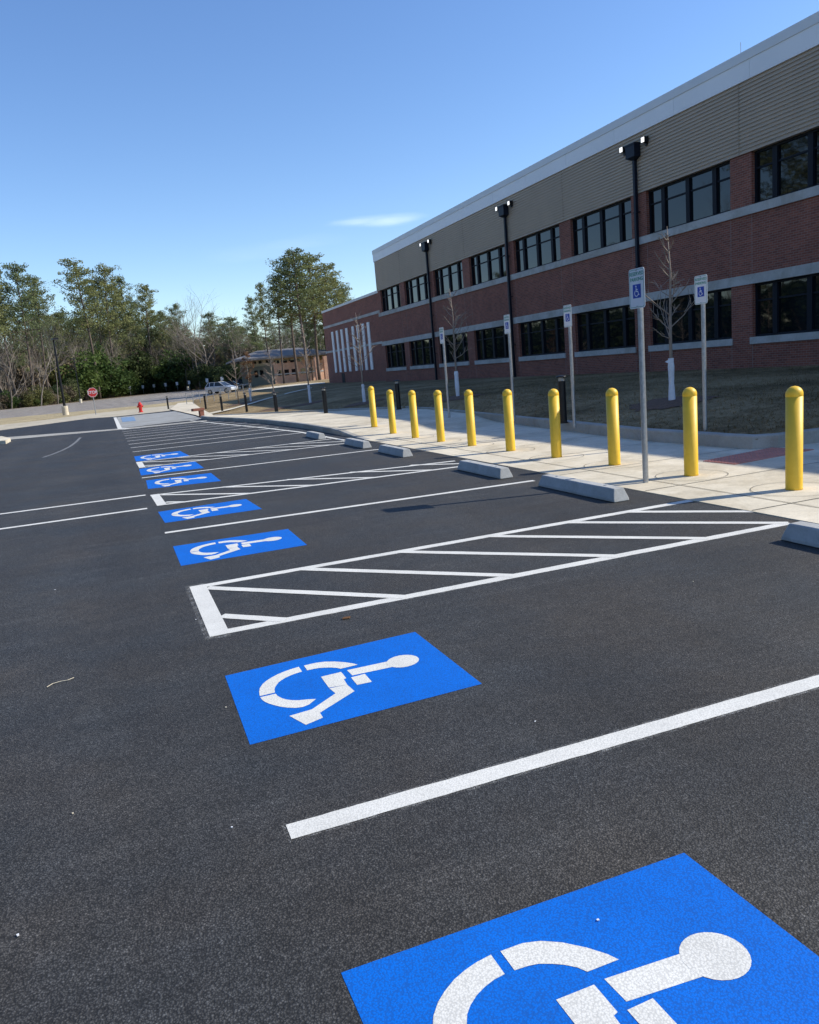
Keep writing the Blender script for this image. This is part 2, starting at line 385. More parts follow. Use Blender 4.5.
# ------------------------------------------------------------------ ground sheets
LEFT_EDGE = [(-30, 5.45), (18, 5.45), (24, 5.45), (28.1, 5.2), (31.3, 4.85), (36.6, 3.95), (38.4, 3.9)]
RIGHT_EDGE = [(8.70, 8.55), (11.0, 8.42), (14.2, 8.75), (19.3, 9.32), (23.9, 9.8), (26.3, 9.75), (29.3, 8.3), (33.1, 6.3), (36.6, 4.7), (38.4, 4.05)]
def interp(tab, y):
    if y <= tab[0][0]: return tab[0][1]
    for (a, va), (b, vb) in zip(tab, tab[1:]):
        if y <= b: return va+(vb-va)*(y-a)/(b-a)
    return tab[-1][1]
def ledge(y): return interp(LEFT_EDGE, y)
def redge(y): return interp(RIGHT_EDGE, y)
def walk_z(y): return 0.008+0.135*sm((y-17.6)/3.0)

b = MB(); b.flat([(-2500,-400),(2500,-400),(2500,3000),(-2500,3000)], -0.03)
tag(b.build('ground', M['field']), kind='structure')

# asphalt lot
lot_top = [g(0,430.4), g(48,424), g(89,418.5), g(114.5,416.7)]
b = MB()
b.flat([(-60,-30),(5.47,-30),(5.47,24),(5.22,28.1),(4.87,31.3),(3.97,36.6),(0.2,37.4),(-5.0,39.3),(-60,50)], 0.0)
tag(b.build('parking_lot', M['asphalt']), kind='structure')
b = MB()
b.flat([(-60,50),(-5.0,39.3),(0.2,37.4),(3.97,36.6),(4.2,44),(4.4,57)]+[(p.x,p.y) for p in lot_top[::-1]]+[(-40,45+20)], -0.004)
tag(b.build('access_road', M['asphalt_far']), kind='structure')
b = MB()   # valley gutter of pale concrete across the lot entrance
L = [g(0,440.6), g(60,435.2), g(120,429.9), g(165,425.6), g(207,421.3)]
U = [g(0,437.8), g(60,433.2), g(120,428.7), g(165,424.4), g(207,420.2)]
L[0] = L[0]+(L[0]-L[1])*2; U[0] = U[0]+(U[0]-U[1])*2
pts = [(p.x,p.y) for p in L]+[(p.x,p.y) for p in U[::-1]]
b.flat(pts, 0.006)
tag(b.build('gutter', M['kerb']), kind='structure')
b = MB(); b.flat([(p.x,p.y) for p in (g(117,417.3), g(178,411), g(205,418.8), g(121,428.4))], 0.006)
tag(b.build('concrete_pad', M['pad']), kind='structure')
# buff strip, verge and road beyond
s0 = [g(-70,439), g(0,430.4), g(48,424), g(89,418.5), g(114.5,416.7), g(140,414), g(180,409.5)]
s1 = [g(-70,432.5), g(0,425), g(48,419.7), g(89,414), g(140,408.5), g(180,404.5), g(188,403.6)]
s2 = [g(-70,425.5), g(0,418.6), g(65,412.5), g(140,405.6), g(180,401.2), g(215,397), g(262,392)]
s3 = [g(-70,417), g(0,410), g(50,405.2), g(100,399.6), g(150,394.2), g(200,389.6), g(235,386.2)]
def strip(name, A, B, mat, z, kind='structure'):
    b = MB(); b.flat([(p.x,p.y) for p in A]+[(p.x,p.y) for p in B[::-1]], z); return tag(b.build(name, mat), kind=kind)
strip('kerb_strip', s0, s1, M['sand'], 0.002)
strip('verge', s1, s2, M['verge'], -0.006)
strip('road', s2, s3, M['road'], -0.010)

# lawn: right of the walk, rising gently to the building
b = MB()
ys = [-30, -10, 0, 6, 8.15]+list(np.arange(8.7, 60, 0.6))+list(np.arange(60, 150, 2.5))+[150]
def lawn_left(y):
    if y < 8.2: return 14.0
    if y < 38.4: return redge(y)
    return interp([(38.4,4.05),(52,4.9),(60,5.6),(80,7.6),(95,12.5),(115,16),(150,26)], y)
NX = 44; grid = []
for y in ys:
    a = lawn_left(y); row = []
    for i in range(NX+1):
        tt = (i/NX)**1.5; x = a+(70-a)*tt
        row.append((x, y, (0.15 if y < 36 else 0.02+0.13*sm((40-y)/4)) * (1 if i == 0 else 0) + (max(terrain(x,y), 0.15*sm((42-y)/8)) if i else 0)))
    grid.append(row)
vs = [p for r in grid for p in r]; fs = []
for j in range(len(ys)-1):
    for i in range(NX):
        q = j*(NX+1)+i; fs.append((q, q+1, q+NX+2, q+NX+1))
b.add(vs, fs); tag(b.build('lawn', M['lawn'], smooth=True), kind='structure')
# near part of the lawn by the corner return kerb

# walk
b = MB(); ys = list(np.arange(-30, 8.6, 2.0))+[8.69, 8.7]+list(np.arange(9.2, 38.4, 0.6))+[38.4]
rows = []
for y in ys:
    l = ledge(y)+(0.15 if y > 17.6 else 0); r_ = 14.0 if y < 8.70 else redge(y)
    z = walk_z(y); rows += [(l, y, z), (r_, y, z)]
b.add(rows, [(2*i, 2*i+1, 2*i+3, 2*i+2) for i in range(len(ys)-1)])
b.add([(5.45,-30,-0.02),(5.45,17.6,-0.02),(5.45,17.6,0.008),(5.45,-30,0.008)], [(3,2,1,0)])
tag(b.build('walkway', M['walk']), kind='structure')
def swept(name, path, w, zf, mat, depth=0.25):
    """kerb swept along a path of (x,y): offset to the right side by w"""
    b = MB(); ring = []
    for i, p in enumerate(path):
        p = Vector(p); a = Vector(path[max(i-1,0)]); c = Vector(path[min(i+1,len(path)-1)])
        d = (c-a).normalized(); nrm = Vector((d.y, -d.x)); z = zf(p.y)
        q = p+nrm*w; ch = 0.02
        ring.append([(p.x,p.y,z-depth),(p.x,p.y,z-ch),(p.x+nrm.x*ch,p.y+nrm.y*ch,z),(q.x,q.y,z),(q.x,q.y,z-depth)])
    vs = [v for r in ring for v in r]; fs = []
    for i in range(len(ring)-1):
        for k in range(4): fs.append((i*5+k, (i+1)*5+k, (i+1)*5+k+1, i*5+k+1))
    fs.append((0,1,2,3,4)); fs.append(tuple(len(vs)-5+k for k in (4,3,2,1,0)))
    b.add(vs, fs); return tag(b.build(name, mat), kind='structure')
yy = [17.6]+list(np.arange(18.2, 38.4, 0.8))+[38.3]
swept('kerb', [(ledge(y), y) for y in yy], 0.15, lambda y: walk_z(y)+0.003, M['kerb'])
yy = [8.7]+list(np.arange(9.5, 37.9, 0.8))
swept('lawn_kerb', [(14.0, 8.15), (11.0, 8.36), (9.2, 8.52), (8.82, 8.56), (8.52, 8.74), (8.46, 9.15)]+[(redge(y), y) for y in yy[1:] if y > 9.6], 0.16, lambda y: 0.205 if y < 30 else 0.205-0.04*sm((y-30)/8), M['kerb'], 0.25)
# control joints in the walk and rings round the bollards
b = MB()
for y in (-1.2, 0.6, 2.4, 4.2, 5.62, 7.2, 9.0, 10.8, 12.6, 14.4, 16.2): b.line((5.47, y), (13.9 if y < 8.5 else redge(y)-0.02, y-0.05), 0.014, 0.012)
pts = [(5.95, -6), (5.95, 5.6), (5.95, 17.5)]
for p, q in zip(pts, pts[1:]): b.line(p, q, 0.014, 0.0135)
for y in (19, 21, 23, 25, 27, 29, 31, 33.0): b.line((ledge(y)+0.16, y), (redge(y)-0.02, y), 0.02, walk_z(y)+0.006 if y > 20.7 else walk_z(y)+0.02)
BOL = [(6.52,6.12),(6.49,7.64),(6.47,9.18),(6.42,10.63),(6.41,12.13),(6.37,13.62),(6.33,15.04),(6.33,16.52),(6.38,18.15),(6.42,19.72)]
for x, y in BOL[:8]:
    prev = None
    for k in range(33):
        a = 2*math.pi*k/32; q = (x+0.42*math.cos(a), y+0.42*math.sin(a))
        if prev: b.line(prev, q, 0.008, 0.0145)
        prev = q
tag(b.build('walk_joints', M['joint']), kind='structure')
# tactile warning panel
tp = [g(703,461.3,0.01), g(735,464.6,0.01), g(814,449.7,0.01), g(771.6,448,0.01)]
b = MB(); b.prism([(p.x,p.y) for p in tp], 0.006, 0.018)
A_, B_, D_ = tp[0], tp[1], tp[3]
for i in range(10):
    for j in range(24):
        p = A_+(B_-A_)*((i+.5)/10)+(D_-A_)*((j+.5)/24)
        q = MB(); q.lathe([(0.014,0.018),(0.009,0.024)], 6, (p.x,p.y)); b.add(q.v, q.f)
tag(b.build('tactile_panel', M['tactile']), 'brick red tactile warning panel set in the walk beside the nearest yellow bollards', 'tactile panel')

# ------------------------------------------------------------------ painted markings
ZL, ZP, ZS = 0.0020, 0.0012, 0.0024
def arc(cx, cy, r, a0, a1, n=14): return [(cx+r*math.cos(R(a0+(a1-a0)*k/n)), cy+r*math.sin(R(a0+(a1-a0)*k/n))) for k in range(n+1)]
def earc(cx, cy, rx, ry, a0, a1, n=14): return [(cx+rx*math.cos(R(a0+(a1-a0)*k/n)), cy+ry*math.sin(R(a0+(a1-a0)*k/n))) for k in range(n+1)]
def band(b, out, inn, z):
    n = len(out)
    vs = [(p[0],p[1],z) for p in out]+[(p[0],p[1],z) for p in inn]
    b.add(vs, [(i, n+i, n+i+1, i+1) for i in range(n-1)])
def symbol_mesh(z, s=(1.17, 0.90), mapf=None):
    """wheelchair stencil in unit square: u along the stall, v across it"""
    b = MB(); u = lambda p: (p[0]*s[0]/1.17, p[1]*s[1]/0.90)
    # head
    b.flat([u(q) for q in earc(0.935, 0.515, 0.092, 0.088, 0, 360, 27)[:-1]], z)
    b.flat([u(q) for q in ((0.625,0.575),(0.63,0.488),(0.862,0.470),(0.862,0.560))], z-0.0003)       # torso bar
    b.flat([u(q) for q in ((0.475,0.570),(0.59,0.570),(0.59,0.47),(0.575,0.465),(0.57,0.385),(0.475,0.405))], z)   # upper seat
    b.flat([u(q) for q in ((0.615,0.465),(0.695,0.468),(0.695,0.345),(0.615,0.352))], z)              # arm
    b.flat([u(q) for q in ((0.475,0.395),(0.570,0.385),(0.58,0.285),(0.36,0.14),(0.36,0.08),(0.27,0.05),(0.22,0.19),(0.335,0.20),(0.487,0.315))], z)  # leg and foot
    band(b, [(.43,.785),(.50,.785),(.55,.77),(.60,.738),(.65,.69),(.685,.645),(.70,.615)], [(.43,.705),(.47,.703),(.50,.697),(.53,.682),(.56,.663),(.585,.64),(.60,.615)], z)
    band(b, [(.40,.785),(.35,.777),(.31,.765),(.27,.748),(.23,.722),(.20,.697),(.17,.66),(.148,.615),(.137,.57),(.13,.512)], [(.40,.705),(.365,.70),(.33,.688),(.30,.673),(.27,.65),(.25,.628),(.235,.60),(.222,.575),(.215,.55),(.21,.510)], z)
    band(b, [(.13,.495),(.133,.46),(.14,.43),(.155,.393),(.175,.36),(.20,.322),(.23,.29),(.265,.263),(.30,.252),(.335,.262),(.38,.305)], [(.21,.493),(.213,.465),(.22,.44),(.23,.413),(.245,.39),(.262,.37),(.28,.355),(.30,.343),(.32,.335),(.345,.325),(.38,.307)], z)
    return b
pads = [('nearest', 0.97, 1.87), ('second nearest', 3.39, 4.31), ('third', 7.28, 8.29), ('fourth', 9.82, 10.86), ('fifth', 13.4, 14.83), ('sixth', 15.85, 17.3), ('farthest', 18.95, 20.65)]
plab = ['bright blue wheelchair symbol square nearest the camera, cut off by the bottom of the picture',
 'blue wheelchair symbol square between the long white stripe and the nearest hatched aisle',
 'blue wheelchair symbol square just beyond the nearest hatched aisle',
 'blue wheelchair symbol square just before the second hatched aisle and its left hand lines',
 'blue wheelchair symbol square just beyond the second hatched aisle',
 'blue wheelchair symbol square just before the third hatched aisle',
 'small blue wheelchair symbol square farthest away, before the plain stalls']
PADQ = [((341,973),(684,853),(819,957),None), ((225,676),(415,632),(482,684),(250,745)), ((173,546.5),(288,529),(307,545),(181,566)), ((158,512),(246,499),(262,509),(165,523)),
        ((146,480.5),(211,473),(221,481),(148,489)), ((139,469),(195,461.5),(204,468),(141,475.5)), ((134,456.5),(180,451),(190,456),(136,461.5))]
for i, q in enumerate(PADQ):
    tl, tr_, br_ = g(*q[0]), g(*q[1]), g(*q[2])
    if q[3] is None:
        dn = (br_-tr_).normalized()*0.9; br_ = tr_+dn; bl_ = tl+dn
    else: bl_ = g(*q[3])
    e = empty('wheelchair_symbol', (bl_.x, bl_.y, 0), 0, plab[i], 'parking symbol', 'blue wheelchair symbols painted on the stalls')
    def bil(u, v):
        p = bl_*(1-u)*(1-v)+br_*u*(1-v)+tr_*u*v+tl*(1-u)*v; return (p.x-bl_.x, p.y-bl_.y)
    b = MB(); b.flat([bil(0,0), bil(1,0), bil(1,1), bil(0,1)], ZP)
    b.build('blue_square', M['blue_paint'], e)
    sb = symbol_mesh(ZS); sb.v = [(*bil(v[0]/1.17, v[1]/0.91), v[2]) for v in sb.v]
    sb.build('wheelchair_figure', M['white_paint'], e)
def stripes(segs, label, cat, name='stall_line', group=None, w=0.1, z=ZL, mat=None):
    b = MB()
    for k, s in enumerate(segs): b.line(s[0], s[1], s[2] if len(s) > 2 else w, z+0.0004*k)
    return tag(b.build(name, mat or M['white_paint']), label, cat, group)
gl = 'white lines between the stalls'
stripes([((0.375,2.615),(5.1,2.575))], 'long white stall line nearest the camera, with a squared end', 'painted line', group=gl, w=0.1)
stripes([((0.36,9.17),tuple(g(534,480.6).xy))], 'white stall line between the third and fourth blue squares', 'painted line', group=gl, w=0.095)
stripes([((0.34,15.36),(5.0,15.12))], 'white stall line between the fifth and sixth blue squares', 'painted line', group=gl, w=0.1)
ords = ['first','second','third','fourth','fifth','sixth','seventh','eighth','ninth']
for k in range(9):
    y = 22.2+1.68*k
    stripes([((0.36-0.01*k, y),(5.0 if y < 29 else (5.0-(y-29)*0.13), y-0.12))], ords[k]+' plain stall line beyond the farthest blue square', 'painted line', group=gl, w=0.10)
def aisle(label, ll, ur, lr, ul, ks):
    """corners as (x, y): lower left, upper right, lower right, upper left (line centres)"""
    b = MB(); yl = lambda x: ll[1]+(lr[1]-ll[1])*(x-ll[0])/(lr[0]-ll[0]); yu = lambda x: ul[1]+(ur[1]-ul[1])*(x-ul[0])/(ur[0]-ul[0])
    b.line(ll, lr, 0.1, ZL); b.line(ul, ur, 0.1, ZL+0.0004)
    b.flat([(ll[0],ll[1]-0.05),(ll[0]+0.13,ll[1]-0.05),(ul[0]+0.13,ul[1]+0.05),(ul[0],ul[1]+0.05)], ZL+0.0008)
    for k in ks:
        xa = k-yu(k-ul[1]); xb = k-yl(k-ll[1])
        pa = (xa, k-xa); pb = (xb, k-xb)
        if pa[0] < ll[0]+0.13: pa = (ll[0]+0.13, k-ll[0]-0.13)
        if pb[0] > ur[0]+0.1: pb = (ur[0]+0.1, k-ur[0]-0.1)
        if pb[0] > pa[0]: b.line(pa, pb, 0.088, ZL+0.0012)
    return tag(b.build('access_aisle', M['white_paint']), label, 'striped aisle', 'hatched access aisles between the stalls')
T2 = lambda x, y: tuple(g(x, y).xy)
aisle('largest hatched white access aisle with a closed left end, nearest the camera', T2(209,635), T2(692,500.5), T2(789,523), T2(190,588.5), [6.0,6.86,7.74,8.64,9.53,10.38,11.08])
aisle('middle hatched white access aisle, joined to the lines running left', T2(157,505.5), T2(455,461), (5.35,11.1), T2(150.5,495.5), [12.2+0.87*i for i in range(8)])
aisle('farthest hatched white access aisle, thin and pale in the distance', (0.365,17.45), (5.0,18.9), (4.9,17.3), (0.345,18.85), [18.3+0.9*i for i in range(6)])
stripes([((0.30,12.78),(-24,13.3)),((0.26,11.30),(-24,11.1))], 'pair of white lines running left from the middle hatched aisle', 'crossing lines', 'crossing_lines', w=0.11)
# edge lines at the far end
b = MB(); pa = [g(190,420.7), g(225,424.3), g(262,427.8), g(300,432.2), g(345,440.5)]
for p, q in zip(pa, pa[1:]): b.line((p.x,p.y),(q.x,q.y), 0.10, ZL+0.003)
tag(b.build('edge_line', M['white_paint']), 'white edge line painted along the foot of the curving kerb', 'painted line')
b = MB(); p, q = g(115,417.6), g(120,429); b.line((p.x,p.y),(q.x,q.y), 0.18, 0.012)
p, q = g(117.5,429), g(129,429); b.line((p.x,p.y),(q.x,q.y), 0.35, 0.0125)
tag(b.build('pad_line', M['white_paint']), 'white line along the left side of the distant concrete pad', 'painted line')
b = MB(); b.flat([(p.x,p.y) for p in (g(121,417.8), g(134,416.7), g(136,421), g(122.5,422.2))], 0.013)
tag(b.build('faded_square', mat_simple('faded_blue', (0.17, 0.27, 0.42), 0.8)), 'faded pale blue square on the distant concrete pad', 'painted square')
b = MB(); pa = [g(43,457.5), g(52,454.5), g(62,450.5), g(70,446.5), g(76,442), g(80.5,437.5)]
for p, q in zip(pa, pa[1:]): b.line((p.x,p.y),(q.x,q.y), 0.10, ZL)
tag(b.build('curved_scuff', M['faded_paint']), 'pale curved scuff line on the asphalt at the far left', 'scuff mark')
b = MB(); pa = [g(-30,447), g(-5,445), g(6,444), g(11,441.3), g(2,439.3), g(-30,441)]
b.prism([(p.x,p.y) for p in pa], 0.0, 0.14); tag(b.build('kerb_nose', M['walk']), 'white rounded kerb nose at the left edge of the picture', 'kerb nose')

# faint overspray grit beside the nearest lines
t = NT('overspray'); f_ = t.noise(210, 5, 0.8); g_ = t.noise(14, 3, 0.6)
mk_ = t.ramp(t.math('ADD', f_, t.math('MULTIPLY', g_, 0.35)), [(0.70, 0.0), (0.78, 0.55)])
tr_ = t.n('ShaderNodeBsdfTransparent'); ms_ = t.n('ShaderNodeMixShader'); t.set(color=(0.55, 0.55, 0.53), rough=0.9)
t.l(mk_, ms_.inputs[0]); t.l(tr_.outputs[0], ms_.inputs[1]); t.l(t.b.outputs[0], ms_.inputs[2]); t.l(ms_.outputs[0], t.out.inputs[0]); M['overspray'] = t.m
def halo(host, segs):
    b = MB()
    for k, (p_, q_, w_) in enumerate(segs):
        b.line(p_, q_, w_, 0.0008+0.00012*k)
    b.build('overspray', M['overspray'], host)
byl = {o['label']: o for o in COL.objects if o.get('label')}
halo(byl['long white stall line nearest the camera, with a squared end'], [((0.36,2.615),(5.1,2.575),0.128)])
halo(byl['largest hatched white access aisle with a closed left end, nearest the camera'], [(T2(209,635),T2(789,523),0.128), (T2(190,588.5),T2(692,500.5),0.128), ((0.43,5.01),(0.43,6.53),0.165)])

# ------------------------------------------------------------------ wheel stops
def wheel_stop(label, xf, y0, y1):
    e = empty('wheel_stop', (xf, y0, 0), 0, label, 'wheel stop', 'concrete wheel stops in front of the walk')
    L = y1-y0; prof = [(0.0,0.0),(0.002,0.03),(0.035,0.135),(0.045,0.14),(0.155,0.14),(0.165,0.135),(0.198,0.03),(0.2,0.0)]
    b = MB(); n = len(prof); N = 9; rnd = random.Random(int(y0*10)); vs = []
    for j in range(N+1):
        y = L*j/N; k = 0.985 if j in (0, N) else 1.0
        for (x, z) in prof: vs.append((0.1+(x-0.1)*k, y+(0.05*z/0.14 if j == 0 else -0.05*z/0.14 if j == N else 0), z*k+0.004+rnd.uniform(-.0015,.0015)*(z > 0)))
    fs = []
    for j in range(N):
        for k in range(n): fs.append((j*n+k, (j+1)*n+k, (j+1)*n+(k+1)%n, j*n+(k+1)%n))
    fs.append(tuple(range(n-1,-1,-1))[::-1]); fs.append(tuple(N*n+k for k in range(n))[::-1])
    b.add(vs, fs); b.build('body', M['stop'], e, bevel=0.008)
    b = MB()
    for yy_ in (0.3, L-0.3):
        b = MB(); b.lathe([(0.016,0.14),(0.016,0.1475),(0.010,0.149)], 10, (0.1, yy_)); b.build('anchor_pin', M['steel'], e)
for a in (('concrete wheel stop at the right edge, beside the nearest hatched aisle', 4.82, 3.0, 4.66),
          ('grey concrete wheel stop before the near sign post, beyond the nearest aisle', 4.84, 6.90, 8.5),
          ('concrete wheel stop just before the middle aisle, behind the near one', 4.78, 9.4, 10.83),
          ('concrete wheel stop just beyond the middle hatched aisle', 4.78, 13.2, 14.62),
          ('short looking wheel stop just before the third aisle', 4.78, 15.6, 17.02),
          ('farthest small wheel stop beside the curving kerb', 4.72, 19.1, 20.5)): wheel_stop(*a)

# ------------------------------------------------------------------ bollards
e = empty('bollard', (0,0,0), 0, 'x', 'bollard', 'yellow bollards along the walk')
b = MB(); r_ = 0.083; prof = [(r_+0.002, 0.0), (r_, 0.02), (r_, 0.965)]
b.lathe(prof, 40); b.build('sleeve', M['yellow'], e, smooth=True)
b = MB(); prof = [(r_-0.001, 0.964), (r_+0.0006, 0.968), (r_+0.0006, 0.988)]+[((r_+0.001)*math.cos(a), 0.99+0.082*math.sin(a)) for a in np.linspace(0.05, 1.5, 9)]
b.lathe(prof, 40); b.build('dome_cap', M['yellow'], e, smooth=True)
bl = ['yellow bollard nearest the camera, at the right edge of the picture', 'yellow bollard just right of the nearest sign post, second from the right',
 'yellow bollard just left of the nearest sign post, third from the right', 'yellow bollard with a black path light behind its right side',
 'yellow bollard fifth from the right, below the third sign on the lawn side', 'yellow bollard fifth from the left, between two sign posts', 
 'yellow bollard fourth from the left, before the farthest sign post', 'yellow bollard third from the left of the row',
 'yellow bollard second from the left of the row', 'farthest yellow bollard, leftmost of the row']
for i, (x, y) in enumerate(BOL):
    place(e, i == 0, (x, y, walk_z(y)), random.Random(i).uniform(0, 6), label=bl[i])

# ------------------------------------------------------------------ signs
def text_mesh(name, body, size, mat, parent, loc, rot):
    cu = bpy.data.curves.new(name, 'FONT'); cu.body = body; cu.size = size; cu.align_x = 'CENTER'; cu.align_y = 'CENTER'
    cu.extrude = 0.0006; cu.offset = size*0.018
    o = bpy.data.objects.new(name+'_tmp', cu); COL.objects.link(o)
    dg = bpy.context.evaluated_depsgraph_get(); me = bpy.data.meshes.new_from_object(o.evaluated_get(dg))
    bpy.data.objects.remove(o); bpy.data.curves.remove(cu)
    me.materials.clear(); me.materials.append(mat)
    t = bpy.data.objects.new(name, me); COL.objects.link(t); t.parent = parent; t.location = loc; t.rotation_euler = rot
    return t
def round_rect(w, h, r, n=5):
    pts = []
    for (cx, cy, a0) in ((w/2-r, h/2-r, 0), (-w/2+r, h/2-r, 90), (-w/2+r, -h/2+r, 180), (w/2-r, -h/2+r, 270)):
        pts += arc(cx, cy, r, a0, a0+90, n)
    return pts
def sign(first=True):
    """local frame: panel faces -X, width along Y, post base at origin"""
    e = empty('parking_sign', (0,0,0), 0, 'x', 'parking sign', 'accessible parking signs on steel posts')
    b = MB(); b.tube([(0.035,0,-0.05),(0.037,0,2.36)], 0.033, 12); b.build('post', M['steel'], e)
    zc = 2.215; w, h = 0.28, 0.435
    b = MB(); P = round_rect(w, h, 0.03); n = len(P)
    vs = [(0.0, p[0], zc+p[1]) for p in P]+[(-0.004, p[0], zc+p[1]) for p in P]
    b.add(vs, [tuple(range(n)), tuple(range(2*n-1, n-1, -1))]+[(i, n+i, n+(i+1)%n, (i+1)%n) for i in range(n)])
    pn = b.build('panel', M['white_metal'], e)
    rot = (R(90), 0, R(-90))
    text_mesh('reserved_lettering', 'RESERVED', 0.056, M['green_ink'], pn, (-0.0052, 0, zc+0.158), rot)
    text_mesh('parking_lettering', 'PARKING', 0.056, M['green_ink'], pn, (-0.0052, 0, zc+0.098), rot)
    b = MB(); P1 = round_rect(w-0.022, h-0.022, 0.024); P2 = round_rect(w-0.032, h-0.032, 0.020); n = len(P1)
    vs = [(-0.0052, p[0], zc+p[1]) for p in P1]+[(-0.0052, p[0], zc+p[1]) for p in P2]
    b.add(vs, [(i, (i+1)%n, n+(i+1)%n, n+i) for i in range(n)]); b.build('green_border', M['green_ink'], pn)
    b = MB(); b.box(-0.0056, -0.0042, -0.072, 0.072, zc-0.105, zc+0.045); b.build('blue_square', M['blue_ink'], pn)
    # little wheelchair figure on the blue square (viewer looks along +X: viewer's right is -Y)
    b = MB()
    def P3(u, v): return (-0.0064, -(u), zc-0.03+v)
    def poly(pts): b.add([P3(*p) for p in pts], [tuple(range(len(pts)))])
    poly([(-0.012+0.011*math.cos(2*math.pi*k/14), 0.052+0.011*math.sin(2*math.pi*k/14)) for k in range(14)])
    poly([(-0.017,0.038),(-0.005,0.038),(-0.003,-0.002),(-0.015,-0.002)])
    poly([(-0.005,0.022),(0.022,0.022),(0.022,0.013),(-0.004,0.013)])
    poly([(-0.015,0.002),(0.024,0.002),(0.024,-0.008),(-0.015,-0.008)])
    poly([(0.016,-0.004),(0.026,-0.004),(0.040,-0.044),(0.030,-0.046)])
    poly([(0.030,-0.046),(0.034,-0.036),(0.046,-0.032),(0.048,-0.040)])
    O = arc(-0.006, -0.022, 0.037, 118, 345, 18); I = arc(-0.006, -0.022, 0.028, 118, 345, 18)
    n = len(O); b.add([P3(*p) for p in O]+[P3(*p) for p in I], [(i, i+1, n+i+1, n+i) for i in range(n-1)])
    b.build('wheelchair_figure', M['white_metal'], pn)
    b = MB()
    for z in (zc+0.196, zc-0.196):
        b = MB(); b.tube([(-0.004,0,z),(-0.010,0,z)], 0.008, 8); b.build('bolt', M['steel'], e)
    return e
sp = sign()
for i, (x, y, z, sc, lab) in enumerate((
    (5.797, 7.66, 0.008, 1.018, 'largest white reserved parking sign, on a steel post standing on the pale walk'),
    (*gt(703.5,431).xy, None, .99, 'white reserved parking sign on the lawn edge, rightmost, above the second bollard from the right'),
    (*gt(573,425).xy, None, .96, 'white reserved parking sign on the lawn beside the black path light'),
    (*gt(513,418.5).xy, None, .98, 'white reserved parking sign in front of the middle downspout'),
    (*gt(448,415.5).xy, None, .98, 'farthest white reserved parking sign, leftmost, beside a young tree'))):
    o = place(sp, i == 0, (x, y, terrain(x, y)-0.01 if z is None else z), 0, label=lab); o.scale = (1, 1, sc)

# ------------------------------------------------------------------ path lights (black bollards on the lawn)
e = empty('path_light', (0,0,0), 0, 'x', 'path light', 'black path lights along the lawn edge')
b = MB(); b.lathe([(0.10,0),(0.10,0.02),(0.078,0.025),(0.078,0.86)], 20); b.build('column', M['black'], e, smooth=False)
b = MB(); b.lathe([(0.060,0.86),(0.060,0.93)], 16); b.build('lamp_ring', M['stone'], e)
b = MB(); b.lathe([(0.105,0.93),(0.112,0.945),(0.10,0.96),(0.03,0.975)], 20); b.build('cap', M['black'], e, smooth=True)
PL = [(563.5,423,'black path light with a flat cap behind the fourth bollard from the right'), (399,409.5,'black path light hidden partly behind the leftmost yellow bollards'),
      (326,413.5,'black path light on the lawn left of the yellow bollard row'), (277,415,'slim black path light third from the left near the kerb curve'),
      (247,412,'small dark path light second along the distant walk'), (222.5,412,'small dark path light beside the distant pale ramp'), (206,409,'small dark path light on the dry grass by the ramp'), (168.5,409,'leftmost small dark path light, by the verge left of the ramp')]
for i, (px, py, lab) in enumerate(PL): 
    p = gt(px, py); o = place(e, i == 0, p, 0, label=lab); w_ = 1.0 if p.y < 35 else 0.8; o.scale = (w_, w_, 1.0)

# ------------------------------------------------------------------ school building
BX = 20.0
for k_ in ('frame', 'downspout'): M[k_].node_tree.nodes['Principled BSDF'].inputs['Specular IOR Level'].default_value = 0.2
bld = empty('school_building', (BX, 57.5, 0.0), 0, 'long two storey red brick school with tan siding and rows of dark windows', 'building')
OX, OY = BX, 57.5
def L_(b):   # to the building's local frame
    b.v = [(v[0]-OX, v[1]-OY, v[2]) for v in b.v]; return b
PITCH_B = 5.235; piers = [52.35-PITCH_B*k for k in range(13)]
Y_END, Y_NEAR = 57.5, piers[-1]-0.5
wins = []
for k in range(13):
    if k == 0: wins.append((piers[0]+0.46, 56.95))
    else: wins.append((piers[k]+0.46, piers[k-1]-0.46))
Z = dict(base=0.1, ls=1.55, lh=3.25, li=3.56, us0=5.42, us=5.69, uh=7.30, sd=9.42, fa=9.98, top=10.26)
b = MB()
b.box(BX, BX+0.3, Y_NEAR, Y_END, Z['base'], 1.33)
b.box(BX, BX+0.3, Y_NEAR, Y_END, Z['li'], Z['us0'])
pr = [(p-0.46, p+0.46) for p in piers]+[(56.95, Y_END)]
for a, c in pr:
    b.box(BX, BX+0.3, a, c, 1.33, Z['lh']); b.box(BX, BX+0.3, a, c, Z['us'], Z['uh'])
b.box(BX+0.3, BX+28, Y_END-0.3, Y_END, 0.1, Z['uh'])       # far end wall
b.box(BX+0.3, BX+28, Y_NEAR, Y_NEAR+0.3, 0.1, Z['uh'])
b.box(BX+28, BX+28.3, Y_NEAR, Y_END, 0.1, 10.0)
b.box(BX+0.32, BX+0.36, Y_NEAR+0.35, Y_END-0.35, 0.1, Z['uh'])    # inner leaf behind the windows
L_(b).build('wall', M['brick'], bld)
b = MB(); b.box(BX+0.31, BX+27.9, Y_NEAR+0.31, Y_END-0.31, 9.5, 9.9); L_(b).build('flat_roof', M['dark_roof'], bld)
b = MB(); b.box(BX-0.045, BX+0.3, Y_NEAR-0.045, Y_END+0.045, Z['lh'], Z['li']); L_(b).build('lintel_band', M['stone'], bld)
b = MB(); b.box(BX-0.07, BX+0.3, Y_NEAR-0.07, Y_END+0.07, Z['us0'], Z['us']); L_(b).build('sill_band', M['stone'], bld)
